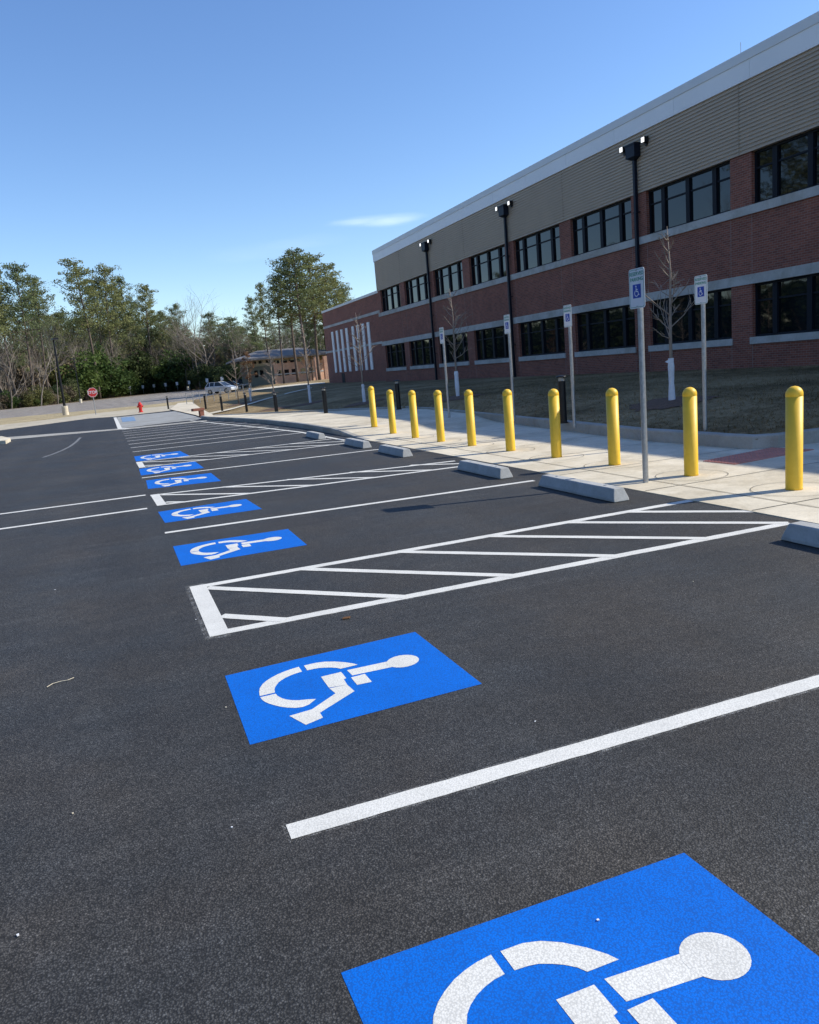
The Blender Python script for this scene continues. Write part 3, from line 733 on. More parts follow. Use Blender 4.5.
# ribbed siding as a real profile
b = MB(); rib = 0.118; nz = int((Z['sd']-Z['uh'])/rib); prof = []
for k in range(nz+1):
    z = Z['uh']+k*(Z['sd']-Z['uh'])/(nz+1)
    h_ = (Z['sd']-Z['uh'])/(nz+1)
    prof += [(BX-0.055, z), (BX-0.055, z+h_*0.55), (BX-0.020, z+h_*0.72), (BX-0.020, z+h_)]
joints = [Y_END+0.055]+[piers[k]-0.0 for k in (0,2,4,6,8,10,12)]
joints = [Y_END+0.055]+[p for p in piers[0::2]]
for a, c in zip(joints, joints[1:]):
    y1, y0 = a-0.012, c+0.012
    vs = [(x, y0, z) for x, z in prof]+[(x, y1, z) for x, z in prof]; n = len(prof)
    fs = [(i, i+1, n+i+1, n+i) for i in range(n-1)]
    b.add(vs, fs)
    b.add([(BX-0.055,y1,Z['uh']),(BX+0.3,y1,Z['uh']),(BX+0.3,y1,Z['sd']),(BX-0.055,y1,Z['sd'])], [(3,2,1,0)])
b.box(BX-0.005, BX+0.3, Y_NEAR, Y_END, Z['uh']+0.003, Z['sd'])
b.box(BX+0.3, BX+28, Y_END, Y_END+0.04, Z['uh']+0.003, Z['sd'])
L_(b).build('siding', M['siding'], bld)
b = MB(); seams = list(np.arange(Y_NEAR, Y_END, 3.49))
for a in seams: b.box(BX-0.10, BX+0.3, a+0.006, min(a+3.49, Y_END+0.1)-0.006, Z['sd'], Z['fa'])
b.box(BX+0.3, BX+28.2, Y_END+0.05, Y_END+0.1, Z['sd'], Z['fa'])
b.box(BX-0.09, BX+0.29, Y_NEAR+0.01, Y_END+0.09, Z['sd']+0.002, Z['fa']-0.002)
L_(b).build('fascia', M['fascia'], bld)
b = MB(); b.box(BX-0.125, BX+0.35, Y_NEAR-0.1, Y_END+0.125, Z['fa'], Z['top']); b.box(BX+0.35, BX+28.2, Y_END-0.3, Y_END+0.14, Z['fa'], Z['top'])
L_(b).build('coping', M['coping'], bld)
M['sealant'] = mat_simple('sealant', (0.27,0.22,0.20), 0.8)
for a, c in pr[:-1]:
    for y in (a, c):
        for z0_, z1_ in ((0.5, 1.33), (Z['li'], Z['us0'])):
            b = MB(); b.box(BX-0.005, BX+0.02, y-0.006, y+0.006, z0_, z1_); L_(b).build('control_joint', M['sealant'], bld)
def window(y0, y1, z0, z1, rec=0.13, sill=False):
    Wd = y1-y0; b = MB(); x0, x1 = BX+rec, BX+rec+0.08
    fr = 0.075; mu = 0.19; k = (Wd-2*fr-3*mu)/(0.68*2+1.15*2)
    ws = [0.68*k, 1.15*k, 1.15*k, 0.68*k]
    b.box(x0, x1, y0, y1, z0, z0+fr); b.box(x0, x1, y0, y1, z1-fr, z1)
    y = y0; panes = []
    b.box(x0, x1, y, y+fr, z0+fr, z1-fr); y += fr
    for i, w in enumerate(ws):
        panes.append((y, y+w)); y += w
        b.box(x0-(0.03 if i < 3 else 0), x1, y, y+(mu if i < 3 else fr), z0+fr, z1-fr); y += mu
    zt = z0+(z1-z0)*0.66
    for (a, c) in panes: b.box(x0+0.01, x1, a, c, zt, zt+0.055)
    fo = L_(b).build('window', M['frame'], bld)
    b = MB(); rnd = random.Random(int(y0*7+z0*3))
    for (a, c) in panes:
        for (p, q) in ((z0+fr, zt), (zt+0.055, z1-fr)):
            t1, t2 = rnd.uniform(-.0025,.0025), rnd.uniform(-.0025,.0025); x = x0+0.05
            b.add([(x+t1, a, p), (x-t1, c, p), (x-t1+t2, c, q), (x+t1+t2, a, q)], [(3,2,1,0)])
    L_(b).build('glazing', M['glass'], fo)
    if sill:
        b = MB(); b.box(BX-0.06, BX+rec+0.02, y0-0.06, y1+0.06, 1.33, 1.553); L_(b).build('stone_sill', M['stone'], fo)
    return fo
for (a, c) in wins:
    window(a, c, Z['ls'], Z['lh'], sill=True); window(a, c, Z['us'], Z['uh'])
# downspouts with leader heads and twin floodlights
for yd in (atx(427.3,264,BX-.14).y, atx(505.8,233.7,BX-.14).y, atx(635.3,190,BX-.14).y):
    b = MB(); b.box(BX-0.20, BX-0.075, yd-0.062, yd+0.062, 0.45, 8.62)
    for z in (2.2, 4.6, 6.6): b.box(BX-0.21, BX-0.0, yd-0.10, yd+0.10, z, z+0.04)
    do = L_(b).build('downspout', M['downspout'], bld, bevel=0.01)
    b = MB(); b.box(BX-0.34, BX-0.06, yd-0.27, yd+0.27, 8.60, 9.05); b.box(BX-0.36, BX-0.06, yd-0.29, yd+0.29, 9.02, 9.08)
    b.add([(BX-0.34,yd-.27,8.60),(BX-0.34,yd+.27,8.60),(BX-0.06,yd+.27,8.60),(BX-0.06,yd-.27,8.60),(BX-0.21,yd-.07,8.5),(BX-0.21,yd+.07,8.5),(BX-0.07,yd+.07,8.5),(BX-0.07,yd-.07,8.5)],[(0,1,5,4),(1,2,6,5),(2,3,7,6),(3,0,4,7),(4,5,6,7)])
    L_(b).build('leader_head', M['downspout'], do)
    for s_ in (0.66, -0.66):
        b = MB(); yc = yd+s_; b.box(BX-0.24, BX-0.05, yc-0.10, yc+0.10, 8.95, 9.15); b.box(BX-0.12, BX-0.02, yc-0.05, yc+0.05, 8.85, 8.95)
        fl = L_(b).build('floodlight', M['black'], bld)
        b = MB(); b.box(BX-0.252, BX-0.242, yc-0.085, yc+0.085, 8.965, 9.135)
        L_(b).build('lens', M['lens'], fl)
# low windowless wing at the far end
WX = BX+1.3; WY1 = 78.9
b = MB(); b.box(WX, WX+24, Y_END+0.05, WY1, 0.2, 7.55); L_(b).build('wing_wall', M['brick'], bld)
b = MB(); b.box(WX-0.06, WX+24, Y_END+0.06, WY1+0.06, 7.55, 7.75); L_(b).build('wing_coping', M['coping'], bld)
b = MB(); b.box(WX-0.04, WX+0.1, Y_END+0.06, WY1+0.04, 5.98, 6.2); b.box(WX-0.045, WX+0.1, Y_END+0.06, WY1+0.04, 3.55, 3.74); L_(b).build('wing_stone_band', M['stone'], bld)
for (ya, yb) in ((63.9, 69.3), (70.4, 76.2)):
    for k in range(4):
        y = ya+0.15+k*(yb-ya-0.9)/3
        b = MB(); b.box(WX-0.075, WX+0.05, y, y+0.62, 1.55, 5.5); L_(b).build('pale_strip', M['fascia'], bld)
b = MB(); b.box(WX-0.02, WX+0.05, 73.0, 74.0, 0.5, 1.45); L_(b).build('utility_door', M['frame'], bld)
b = MB(); b.box(BX-0.012, BX+0.1, 60.1, 60.2, 0, 0.01); 
# thin rooftop rod
b = MB(); b.tube([(BX+0.3,21.2,9.9),(BX+0.3,21.2,10.75)], 0.010, 6); L_(b).build('lightning_rod', M['steel'], bld)

# ------------------------------------------------------------------ distant single storey building
D2 = 118.0
p0 = aty(241, 370, D2+4); p1 = aty(274, 370, D2); p2 = aty(331, 370, D2+3)
zb = 0.85
far = empty('civic_building', (p1.x, p1.y, zb), 0, 'distant low tan and brick building with a grey hipped roof', 'building')
def LF(b): b.v = [(v[0]-p1.x, v[1]-p1.y, v[2]-zb) for v in b.v]; return b
def zpx(x, y, Y): return aty(x, y, Y).z
def wallseg(b, a, c, z0, z1, th=0.4):
    d = (Vector((c.x,c.y))-Vector((a.x,a.y))).normalized(); n = Vector((-d.y, d.x))*th
    b.prism([(a.x,a.y),(c.x,c.y),(c.x+n.x,c.y+n.y),(a.x+n.x,a.y+n.y)], z0, z1)
za = zpx(274, 365, D2); ztop = zpx(274, 358.5, D2); zbr = zpx(300, 360.0, D2)
b = MB(); wallseg(b, p0, p1, zb-1, za); LF(b).build('olive_wall', M['olive_wall'], far)
b = MB(); q0 = Vector((p0.x, p0.y+0.5, 0)); q1 = Vector((p1.x, p1.y+0.5, 0)); wallseg(b, q0, q1, za-0.2, ztop, 9); LF(b).build('tan_wall', M['tan_wall'], far)
b = MB(); wallseg(b, p1, p2, zb-1, zbr, 8); LF(b).build('brick_wall', M['brick_far'], far)
b = MB(); q2 = Vector((p2.x, p2.y+0.6, 0)); wallseg(b, Vector((p1.x,p1.y+0.4,0)), q2, zbr, ztop, 8); LF(b).build('upper_wall', M['tan_wall'], far)
b = MB(); wallseg(b, Vector((p1.x,p1.y-0.06,0)), Vector((p2.x,p2.y-0.06,0)), zb+1.05, zb+1.25, 0.2); LF(b).build('stone_band', M['stone'], far)
def far_window(a, c, t0, t1, z0, z1, off):
    b = MB(); A = a+(c-a)*t0; B = a+(c-a)*t1
    A = Vector((A.x, A.y-off, 0)); B = Vector((B.x, B.y-off, 0)); wallseg(b, A, B, z0, z1, 0.3)
    LF(b).build('window', M['glass'], far)
wz0, wz1 = zpx(290, 375, D2), zpx(290, 369.2, D2); cz0, cz1 = zpx(290, 362.3, D2), zpx(290, 359.3, D2)
for t in (0.05, 0.175, 0.30, 0.46, 0.60): far_window(p1, p2, t, t+0.075, wz0, wz1, 0.05)
for t in (0.04, 0.165, 0.29, 0.42): far_window(p1, p2, t, t+0.07, cz0, cz1, 0.05)
for t in (0.40, 0.57): far_window(p0, p1, t, t+0.1, zpx(255, 377.5, D2), zpx(255, 370.5, D2), 0.05)
for t in (0.38, 0.58, 0.8): far_window(q0, q1, t, t+0.12, zpx(255,363.8,D2), zpx(255,361,D2), 0.06)
b = MB()   # hipped roof
ez = ztop+0.25; ea = aty(229, 356, D2+2); eb = aty(336, 350, D2+2)
zr = zpx(260, 351.0, D2+8)
EA = Vector((ea.x, p1.y-0.6, ez)); EB = Vector((eb.x, p1.y-0.9, ez)); EC = Vector((p1.x, p1.y-1.0, ez))
back = 14
vs = [(EA.x,EA.y,ez),(EC.x,EC.y,ez),(EB.x,EB.y,ez),(EB.x+1,EB.y+back+2,ez),(EA.x+1,EA.y+back,ez),(EA.x+5,EA.y+back/2,zr),(EB.x-5,EB.y+back/2,zr)]
b.add(vs, [(0,1,5),(1,6,5),(1,2,6),(2,3,6),(3,4,5,6),(4,0,5),(4,3,2,1,0)])
b.add([(v[0],v[1],ez-0.28) for v in vs[:5]]+[(v[0],v[1],ez-0.01) for v in vs[:5]], [(0,1,6,5),(1,2,7,6),(2,3,8,7),(3,4,9,8),(4,0,5,9)])
LF(b).build('hipped_roof', M['roof'], far)
for px in (318, 327):
    q = aty(px, 375, D2-3); b = MB(); b.box(q.x-0.35, q.x+0.35, q.y-0.35, q.y+0.35, zb-0.8, ztop-0.3); LF(b).build('brick_pillar', M['brick_far'], far)

# ------------------------------------------------------------------ vehicles
def car(name, paint, label, loc, rz, s=1.0, kind='suv'):
    e = empty(name, loc, rz, label, 'car'); e.scale = (s, s, s)
    top = 1.66 if kind == 'suv' else 1.50
    # side profile stations (x, half width, z low, z belt)
    prof = [(-2.25,0.45),(-2.28,0.75),(-2.20,1.05),(-1.2,1.10),(1.0,1.06),(1.55,0.98),(2.15,0.82),(2.28,0.62),(2.25,0.36),(1.85,0.30),(-1.9,0.30)]
    b = MB(); n = len(prof); rings = []
    for (yy_, k, dz) in ((-0.90,0.965,0.02),(-0.86,1.0,0),(0.86,1.0,0),(0.90,0.965,0.02)):
        rings.append([(x*k, yy_, z-(dz if z > .6 else -dz)) for x, z in prof])
    vs = [v for r in rings for v in r]; fs = []
    for j in range(3):
        for i in range(n): fs.append((j*n+i, (j+1)*n+i, (j+1)*n+(i+1)%n, j*n+(i+1)%n))
    fs.append(tuple(range(n))); fs.append(tuple(3*n+k for k in range(n-1,-1,-1)))
    b.add(vs, fs); b.build('body', paint, e, bevel=0.05)
    b = MB(); lo = [(-2.12,1.06),(1.15,1.04)]; hi = [(-1.75,top-0.05),(-1.6,top),(0.05,top),(0.25,top-0.06)]
    P = [lo[0]]+hi+[lo[1]]; n = len(P); A = [(x, -0.84 if z < 1.2 else -0.66, z) for x, z in P]; B = [(x, 0.84 if z < 1.2 else 0.66, z) for x, z in P]
    b.add(A+B, [tuple(range(n-1,-1,-1))[::-1], tuple(range(n,2*n))[::-1]]+[(i, n+i, n+(i+1)%n, (i+1)%n) for i in range(n)])
    b.build('cabin_glass', M['car_glass'], e)
    b = MB(); b.box(-1.72, 0.12, -0.68, 0.68, top-0.035, top+0.02)
    for x0, x1 in ((-2.12,-1.72),(1.13,0.18),(-0.62,-0.60),(-1.45,-1.40)):
        for s_ in (-1, 1): b.tube([(x0, s_*0.85, 1.06),(x1, s_*0.685, top-0.02)], 0.045, 6)
    b.build('roof_panel', paint, e)
    for x in (-1.4, 1.42):
        for s_ in (-1, 1):
            b = MB(); b.tube([(x, s_*0.72, 0.345),(x, s_*0.915, 0.345)], 0.345, 22); wo_ = b.build('wheel', M['rubber'], e)
            b = MB(); b.tube([(x, s_*0.80, 0.345),(x, s_*0.925, 0.345)], 0.21, 14); b.build('rim', M['chrome'], wo_)
    for s_ in (-1, 1):
        b = MB(); b.box(2.10, 2.262, s_*0.72-0.16, s_*0.72+0.16, 0.68, 0.80); b.build('headlight', M['white_metal'], e)
        b = MB(); b.box(-2.285, -2.16, s_*0.74-0.12, s_*0.74+0.12, 0.78, 1.0); b.build('tail_light', M['red'], e)
    return e
pc = gt(222, 393.2); car('parked_car', M['silver'], 'silver compact sport utility car parked on the far road', (pc.x, pc.y, pc.z-0.01), R(-42), 0.74)
pc = aty(233, 389.6, 121); car('parked_car', M['dark_car'], 'dark car parked just behind the silver car', (pc.x, pc.y, terrain(pc.x,pc.y)-0.01), R(-20), 0.85)
pc = aty(244, 388.2, 128); car('parked_car', M['dark_car'], 'dark car half hidden by a bare young tree, right of the silver car', (pc.x, pc.y, terrain(pc.x,pc.y)), R(-20), 0.85, 'sedan')

# ------------------------------------------------------------------ street furniture far left
p = g(96, 414.6)
e = empty('stop_sign', p, R(-3), 'red octagonal stop sign on a thin post at the edge of the far lane', 'stop sign')
b = MB(); b.tube([(0,0.03,0),(0,0.03,1.95)], 0.035, 8); b.build('post', M['steel'], e)
def octo(r): return [(r*math.cos(R(22.5+45*k)), r*math.sin(R(22.5+45*k))) for k in range(8)]
b = MB(); O = octo(0.39); b.add([(x, -0.004, 1.72+z) for x, z in O]+[(x, 0.004, 1.72+z) for x, z in O], [tuple(range(8)), tuple(range(15,7,-1))]+[(i,(i+1)%8,8+(i+1)%8,8+i) for i in range(8)])
pn = b.build('panel', M['red'], e)
b = MB(); O = octo(0.378); I = octo(0.35); b.add([(x, -0.006, 1.72+z) for x, z in O]+[(x, -0.006, 1.72+z) for x, z in I], [(i,(i+1)%8,8+(i+1)%8,8+i) for i in range(8)]); b.build('white_border', M['white_metal'], pn)
text_mesh('stop_lettering', 'STOP', 0.30, M['white_metal'], pn, (0, -0.008, 1.72), (R(90),0,0))
p = g(141, 412.3)
e = empty('fire_hydrant', p, 0, 'red fire hydrant standing on the buff strip', 'hydrant')
b = MB(); b.lathe([(0.17,0),(0.17,0.05),(0.12,0.06),(0.12,0.5),(0.16,0.51),(0.16,0.56),(0.13,0.57),(0.11,0.66),(0.05,0.71),(0.03,0.76)], 16); b.build('barrel', M['red'], e, smooth=False)
b = MB(); b.tube([(-0.22,0,0.42),(0.22,0,0.42)], 0.06, 10); b.tube([(0,-0.22,0.38),(0,0,0.38)], 0.08, 10); b.build('outlet', M['red'], e)
def lamp_pole(px, py, ptop, lab, face):
    p = gt(px, py); H = max(3.0, (aty(px, ptop, p.y).z-p.z)); e = empty('lamp_post', p, face, lab, 'lamp post', 'lamp posts by the far road')
    b = MB(); b.lathe([(0.26,-0.05),(0.26,0.75),(0.24,0.78)], 16); b.build('concrete_base', M['walk'], e)
    b = MB(); b.tube([(0,0,0.78),(0,0,H)], [0.11,0.07], 10); b.build('pole', M['black'], e)
    b = MB(); b.box(-0.2,0.2,-0.75,-0.05,H-0.12,H+0.05); b.box(-0.04,0.04,-0.1,0.1,H-0.1,H); b.build('lamp_head', M['black'], e)
lamp_pole(66, 415, 338, 'dark lamp post with a pale round base, left of the stop sign', R(20))
lamp_pole(81, 403, 358, 'lamp post with a pale base beyond the road, against the wood', R(-40))
lamp_pole(188, 389.5, 369, 'short distant lamp post at the end of the row of little white signs', R(30))
e = empty('stall_sign', (0,0,0), 0, 'x', 'small sign', 'little white signs beyond the far road')
b = MB(); b.tube([(0,0.03,0),(0,0.03,2.6)], 0.05, 6); b.build('post', M['steel'], e)
b = MB(); P = round_rect(0.75, 1.1, 0.08); n = len(P)
b.add([(p_[0], -0.01, 2.35+p_[1]) for p_ in P]+[(p_[0], 0.01, 2.35+p_[1]) for p_ in P], [tuple(range(n)), tuple(range(2*n-1,n-1,-1))]+[(i,(i+1)%n,n+(i+1)%n,n+i) for i in range(n)])
b.build('panel', M['white_metal'], e)
WOOD0 = [(-40,176),(0,183),(50,193),(100,235),(150,276),(190,245),(215,200),(240,165),(270,155)]
def wood0(px): return interp(WOOD0, px)
SS = [(131,396.5),(144,395.2),(155,394),(166.5,392.8),(178,391.6),(190,390.2),(208,388.5),(223,386.6)]
for i, (px, py) in enumerate(SS):
    Y = wood0(px)-5; p = aty(px, py-0.5, Y); p.z = 0
    o = place(e, i == 0, (p.x, p.y, 0.25), R(-10), (0.9,0.9,0.9), label='small white sign before the wood, %s from the left in its row' % (['first','second','third','fourth','fifth','sixth','seventh','eighth'][i]))
# ramp, pedestal and rails
ps = [g(170,410,0.0), g(178,403.6), g(192,402.4), g(201,409), g(214,416.2), g(206,419.6), g(196,416)]
b = MB(); b.flat([(p.x,p.y) for p in ps], 0.05); tag(b.build('ramp_path', M['walk']), kind='structure')
ps = [gt(207,415.5), gt(232,410), gt(252,404.4), gt(268,399.5), gt(290,393.6), gt(312,388.5)]; pt = [gt(207,413.8), gt(232,408.7), gt(252,403.2), gt(268,398.3), gt(290,392.7), gt(312,387.8)]
b = MB(); vs = []; 
for a, c in zip(ps, pt): vs += [(a.x,a.y,a.z+0.04),(c.x,c.y,c.z+0.04)]
b.add(vs, [(2*i, 2*i+1, 2*i+3, 2*i+2) for i in range(len(ps)-1)]); tag(b.build('garden_path', M['walk']), kind='structure')
ps = [gt(250,391.5), gt(276,388.4), gt(300,386), gt(325,384)]; pt = [gt(250,389.6), gt(276,386.6), gt(300,384.2), gt(325,382.6)]
b = MB(); vs = []
for a, c in zip(ps, pt): vs += [(a.x,a.y,a.z+0.05),(c.x,c.y,c.z+0.05)]
b.add(vs, [(2*i, 2*i+1, 2*i+3, 2*i+2) for i in range(len(ps)-1)]); tag(b.build('far_pavement', M['walk']), kind='structure')
p = g(202, 417.3)
e = empty('brick_pedestal', p, R(20), 'small reddish brown pedestal with an overhanging top at the end of the ramp', 'pedestal'); e.scale = (0.75, 0.75, 0.8)
b = MB(); b.box(-0.14,0.14,-0.12,0.12,0,0.42); b.build('base', M['rust'], e); b = MB(); b.box(-0.62,0.18,-0.16,0.16,0.42,0.58); b.build('top', M['rust'], e, bevel=0.01)
p, q = gt(187,404.5), gt(252,396)
e = empty('hand_rail', p, 0, 'thin grey metal hand rail running along the distant ramp', 'railing')
b = MB(); n = 9; d = q-p
for k in range(n+1):
    b_ = MB(); a = d*(k/n); b_.tube([(a.x,a.y,a.z-0.1),(a.x,a.y,a.z+1.0)], 0.03, 6); b_.build('rail_post', M['steel'], e)
for h in (0.95, 0.5): b.tube([(0,0,h),(d.x,d.y,d.z+h)], 0.025, 6)
b.build('rail', M['steel'], e)

# ------------------------------------------------------------------ trees
def leaf_blob(b, c, rx, rz, n, size, rnd, flat=0.5, ry=None):
    ry = ry or rx
    for _ in range(n):
        while True:
            x, y, z = rnd.uniform(-1,1), rnd.uniform(-1,1), rnd.uniform(-1,1)
            r = x*x+y*y+z*z
            if r < 1 and r > 0.12: break
        p = Vector((c[0]+x*rx, c[1]+y*ry, c[2]+z*rz)); s = size*rnd.uniform(0.55,1.3)
        a = Vector((rnd.gauss(0,1), rnd.gauss(0,1), rnd.gauss(0,flat))).normalized()
        t = a.cross(Vector((rnd.gauss(0,1), rnd.gauss(0,1), rnd.gauss(0,1)))).normalized()
        b.v += [tuple(p-a*s*0.5), tuple(p+t*s*0.28), tuple(p+a*s*0.5), tuple(p-t*s*0.28)]
        i = len(b.v)-4; b.f.append([i, i+1, i+2, i+3]); b.mi.append(b.cur)
def pine(seed, H=30, cs=0.5, cr=5.0, lean=0.0, nl=38, dens=62, leaf=0.55, tr=0.34, name='pine_tree', mat='needle', taper=0.55):
    rnd = random.Random(seed)
    e = empty(name, (0,0,0), 0, 'x', 'tree')
    T = MB(); pts = []; rad = []; wob = rnd.uniform(-.5,.5)
    def axis(t): return Vector((lean*t*H*0.25+wob*math.sin(t*4.0), wob*0.6*math.sin(t*5+1), t*H))
    for k in range(11): t = k/10; pts.append(axis(t)); rad.append(tr*(1-0.86*t)+0.03)
    T.tube(pts, rad, 8)
    C = MB()
    for i in range(nl):
        f = (i+rnd.uniform(0,.9))/nl; t = cs+(1-cs)*f*0.98
        ang = i*2.4+rnd.uniform(-.5,.5)
        prof = (1-f)**taper*(0.55+0.45*math.sin(min(1, f*3+0.35)*math.pi/2)) if f > 0.02 else 0.5
        ln = cr*prof*rnd.uniform(0.55,1.12)+0.5
        p0_ = axis(t); d = Vector((math.cos(ang), math.sin(ang), rnd.uniform(0.05,0.5)))
        mid = p0_+d*ln*0.55+Vector((0,0,-ln*0.04)); end = p0_+d*ln+Vector((0,0,ln*0.10))
        T.tube([p0_, mid, end], [0.10*(1-f*0.6)*tr/0.34, 0.06*tr/0.34, 0.02], 4, cap=False)
        ncl = 3+int(ln > 2)+int(ln > 3.5)
        for c_ in range(ncl):
            u = 1-0.19*c_+rnd.uniform(-.08,.08); pc_ = p0_+(end-p0_)*u+Vector((rnd.uniform(-.9,.9), rnd.uniform(-.9,.9), rnd.uniform(-.1,.5)))
            rx = rnd.uniform(0.75,1.5)*(0.65+0.35*ln/cr)*cr/5.0; leaf_blob(C, pc_, rx, rx*rnd.uniform(0.4,0.65), int(dens*rnd.uniform(.7,1.3)), leaf, rnd)
    for k in range(3): leaf_blob(C, axis(0.96+0.02*k)+Vector((rnd.uniform(-.6,.6),rnd.uniform(-.6,.6),0)), 1.0*cr/5, 0.9*cr/5, dens, leaf, rnd)
    T.build('trunk', M['bark'], e, smooth=True); C.build('crown', M[mat], e)
    return e
def bare(seed, H=22, spread=0.5, r0=0.22, mat='bare', depth=5, name='bare_tree', first=0.28, thin=1.0):
    rnd = random.Random(seed); e = empty(name, (0,0,0), 0, 'x', 'tree'); T = MB(); B = MB()
    def grow(p, d, ln, r, lv, tgt):
        pts = [p]; q = Vector(p); dd = Vector(d)
        ns = 3
        for k in range(ns):
            dd = (dd+Vector((rnd.gauss(0,.10), rnd.gauss(0,.10), rnd.gauss(0.05,.06)))).normalized(); q = q+dd*ln/ns; pts.append(q.copy())
        rr = [r*(1-0.35*k/ns) for k in range(ns+1)]
        tgt.tube(pts, rr, 6 if lv == 0 else (4 if lv < 3 else 3), cap=False)
        if lv >= depth: return
        nb = 3 if lv < 2 else rnd.choice((2,3,3))
        for k in range(nb):
            a = rnd.uniform(0, 2*math.pi); up = 0.9 if k == 0 else rnd.uniform(0.25,0.8)
            nd = (dd*up+Vector((math.cos(a), math.sin(a), rnd.uniform(0.0,0.5)))*spread*(0.5 if k == 0 else 1)).normalized()
            sp_ = pts[-1] if k == 0 else pts[rnd.choice((1,2,3))]
            grow(sp_, nd, ln*rnd.uniform(.62,.82)*(1 if lv else 0.8), r*0.62*(1.0 if k == 0 else 0.8), lv+1, B)
    grow(Vector((0,0,0)), Vector((0,0,1)), H*first, r0, 0, T)
    T.build('trunk', M[mat], e, smooth=True); B.build('crown', M[mat], e)
    # normalise to height H
    zmax = max(v[2] for v in B.v); e['h'] = zmax
    return e
def shrub(seed, W=4, H=4, mat='leaf_dark', n=2600, leaf=0.38, name='evergreen_shrub'):
    rnd = random.Random(seed); e = empty(name, (0,0,0), 0, 'x', 'shrub'); C = MB(); T = MB()
    for k in range(14):
        a = rnd.uniform(0, 6.28); rr = rnd.uniform(0, 0.62)*W/2; h = rnd.uniform(0.18, 0.86)*H
        c = Vector((math.cos(a)*rr, math.sin(a)*rr, h)); s_ = rnd.uniform(0.28, 0.42)*W/2*1.3
        leaf_blob(C, c, s_, s_*0.85, n//14, leaf, rnd, 1.0)
        T.tube([(math.cos(a)*0.15,math.sin(a)*0.15,-0.2), tuple(c*0.6), tuple(c)], [0.10,0.06,0.03], 4, cap=False)
    T.build('stem', M['bark'], e); C.build('foliage', M[mat], e)
    return e
PROTO = {}
def put(key, loc, H, base_h, rz, label, name=None, wx=1.0, group=None):
    e, used = PROTO[key]
    o = e if not used else copy_tree(e); PROTO[key] = (e, True)
    s_ = H/base_h; o.location = loc; o.rotation_euler = (0,0,rz); o.scale = (s_*wx, s_*wx, s_); o['label'] = label
    if group: o['group'] = group
    return o
for k, (sd, cs, cr, ln, tp, dn_) in enumerate(((1,.50,5.8,0.1,.42,40),(2,.45,6.4,-.15,.42,44),(3,.60,5.2,.3,.4,38),(4,.35,6.4,0,.6,50),(5,.55,4.8,.2,.45,34),(6,.22,7.4,0.05,.38,62))):
    PROTO['pine%d' % k] = (pine(sd, 30, cs, cr, ln, taper=tp, dens=dn_, leaf=0.42), False)
for k in range(6):
    e = bare(20+k, 22, [0.55,0.45,0.6,0.5,0.4,0.62][k], 0.12, 'bare' if k % 2 else 'twig', 5); PROTO['bare%d' % k] = (e, False)
for k, (mt, sd) in enumerate((('leaf_dark',40),('leaf_mid',41),('leaf_olive',42),('leaf_dark',43),('brush',44))):
    PROTO['shrub%d' % k] = (shrub(sd, 5.5, 5, mt), False)
bh = {('bare%d' % k): PROTO['bare%d' % k][0]['h'] for k in range(6)}
for k in range(6): del PROTO['bare%d' % k][0]['h']
rnd = random.Random(77)
WOOD = [(-40,176),(0,183),(50,193),(100,235),(150,276),(190,245),(215,200),(240,165),(270,155),(400,150)]
def wood(px):
    for (a, va), (b_, vb) in zip(WOOD, WOOD[1:]):
        if px <= b_: return va+(vb-va)*(max(px,a)-a)/(b_-a)
    return WOOD[-1][1]
def tree_px(key, px, ptop, Y, label, wx=1.0, group=None, dz=0.0, rz=None):
    if Y >= 150: Y = wood(px)+(Y-165)*0.9
    if Y < 0: Y = wood(px)
    bz = terrain(*aty(px, 395, Y).xy)-0.1+dz
    p = aty(px, 402-(px)*0.09, Y); top = aty(px, ptop, Y).z
    base = {'p': 30, 'b': bh.get(key, 20), 's': 5.2}[key[0]]
    return put(key, (p.x, p.y, bz), top-bz, base, rnd.uniform(0,6.28) if rz is None else rz, label, wx=wx, group=group)
# distinct pines
for a in ((4, 266, 172, 'pine0', 'tall pine with a broken crown at the left edge of the wood', .9), (17, 268, 180, 'pine4', 'slender pine second from the left edge of the wood', .9), (37, 266, 176, 'pine1', 'full crowned pine above the forked trunk at the left of the wood', 0.85),
          (50, 279, 190, 'pine2', 'pine leaning right of the left hand clump, with pale thin trunk', .8), (28, 305, 186, 'pine3', 'lower pine below the left hand clump of crowns', .7),
          (99, 261, 165, 'pine0', 'tall dark layered pine standing left of the gap, above the green vines', .95), (118, 267, 176, 'pine1', 'broad pine just right of the tall layered pine', .85),
          (136, 277, 186, 'pine3', 'bushy pine in the middle of the sloping tree line', .7), (155, 285, 182, 'pine2', 'narrow pine with a flat tuft top before the dip in the tree line', .8),
          (146, 300, 200, 'pine4', 'smaller pine tucked left of the flat topped pine', .8), (186, 305, 205, 'pine5', 'rounded olive green pine right of the flat topped pine', .75)):
    tree_px(a[3], a[0], a[1], a[2], a[4], a[5], 'tall pines of the left hand wood')
for a in ((10, 290, 200, 'pine1', 'mid height pine between the two leftmost tall pines', 1.0), (44, 296, 205, 'pine5', 'full low pine behind the leaning pine of the left clump', .8), (66, 318, 215, 'pine5', 'low pine in the gap between the two tall clumps', 1.0),
          (108, 280, 190, 'pine5', 'deep crowned pine behind the tall layered pine', .9), (126, 284, 195, 'pine3', 'deep green pine filling the middle of the sloping tree line', 1.0), (170, 312, 210, 'pine5', 'low rounded pine left of the olive green one', 1.0), (218, 322, 230, 'pine5', 'low pine right of the dip in the tree line', 1.1), (238, 318, 200, 'pine1', 'low pine left of the central group', 1.1)):
    tree_px(a[3], a[0], a[1], a[2], a[4], a[5], 'fuller pines filling the left hand wood')
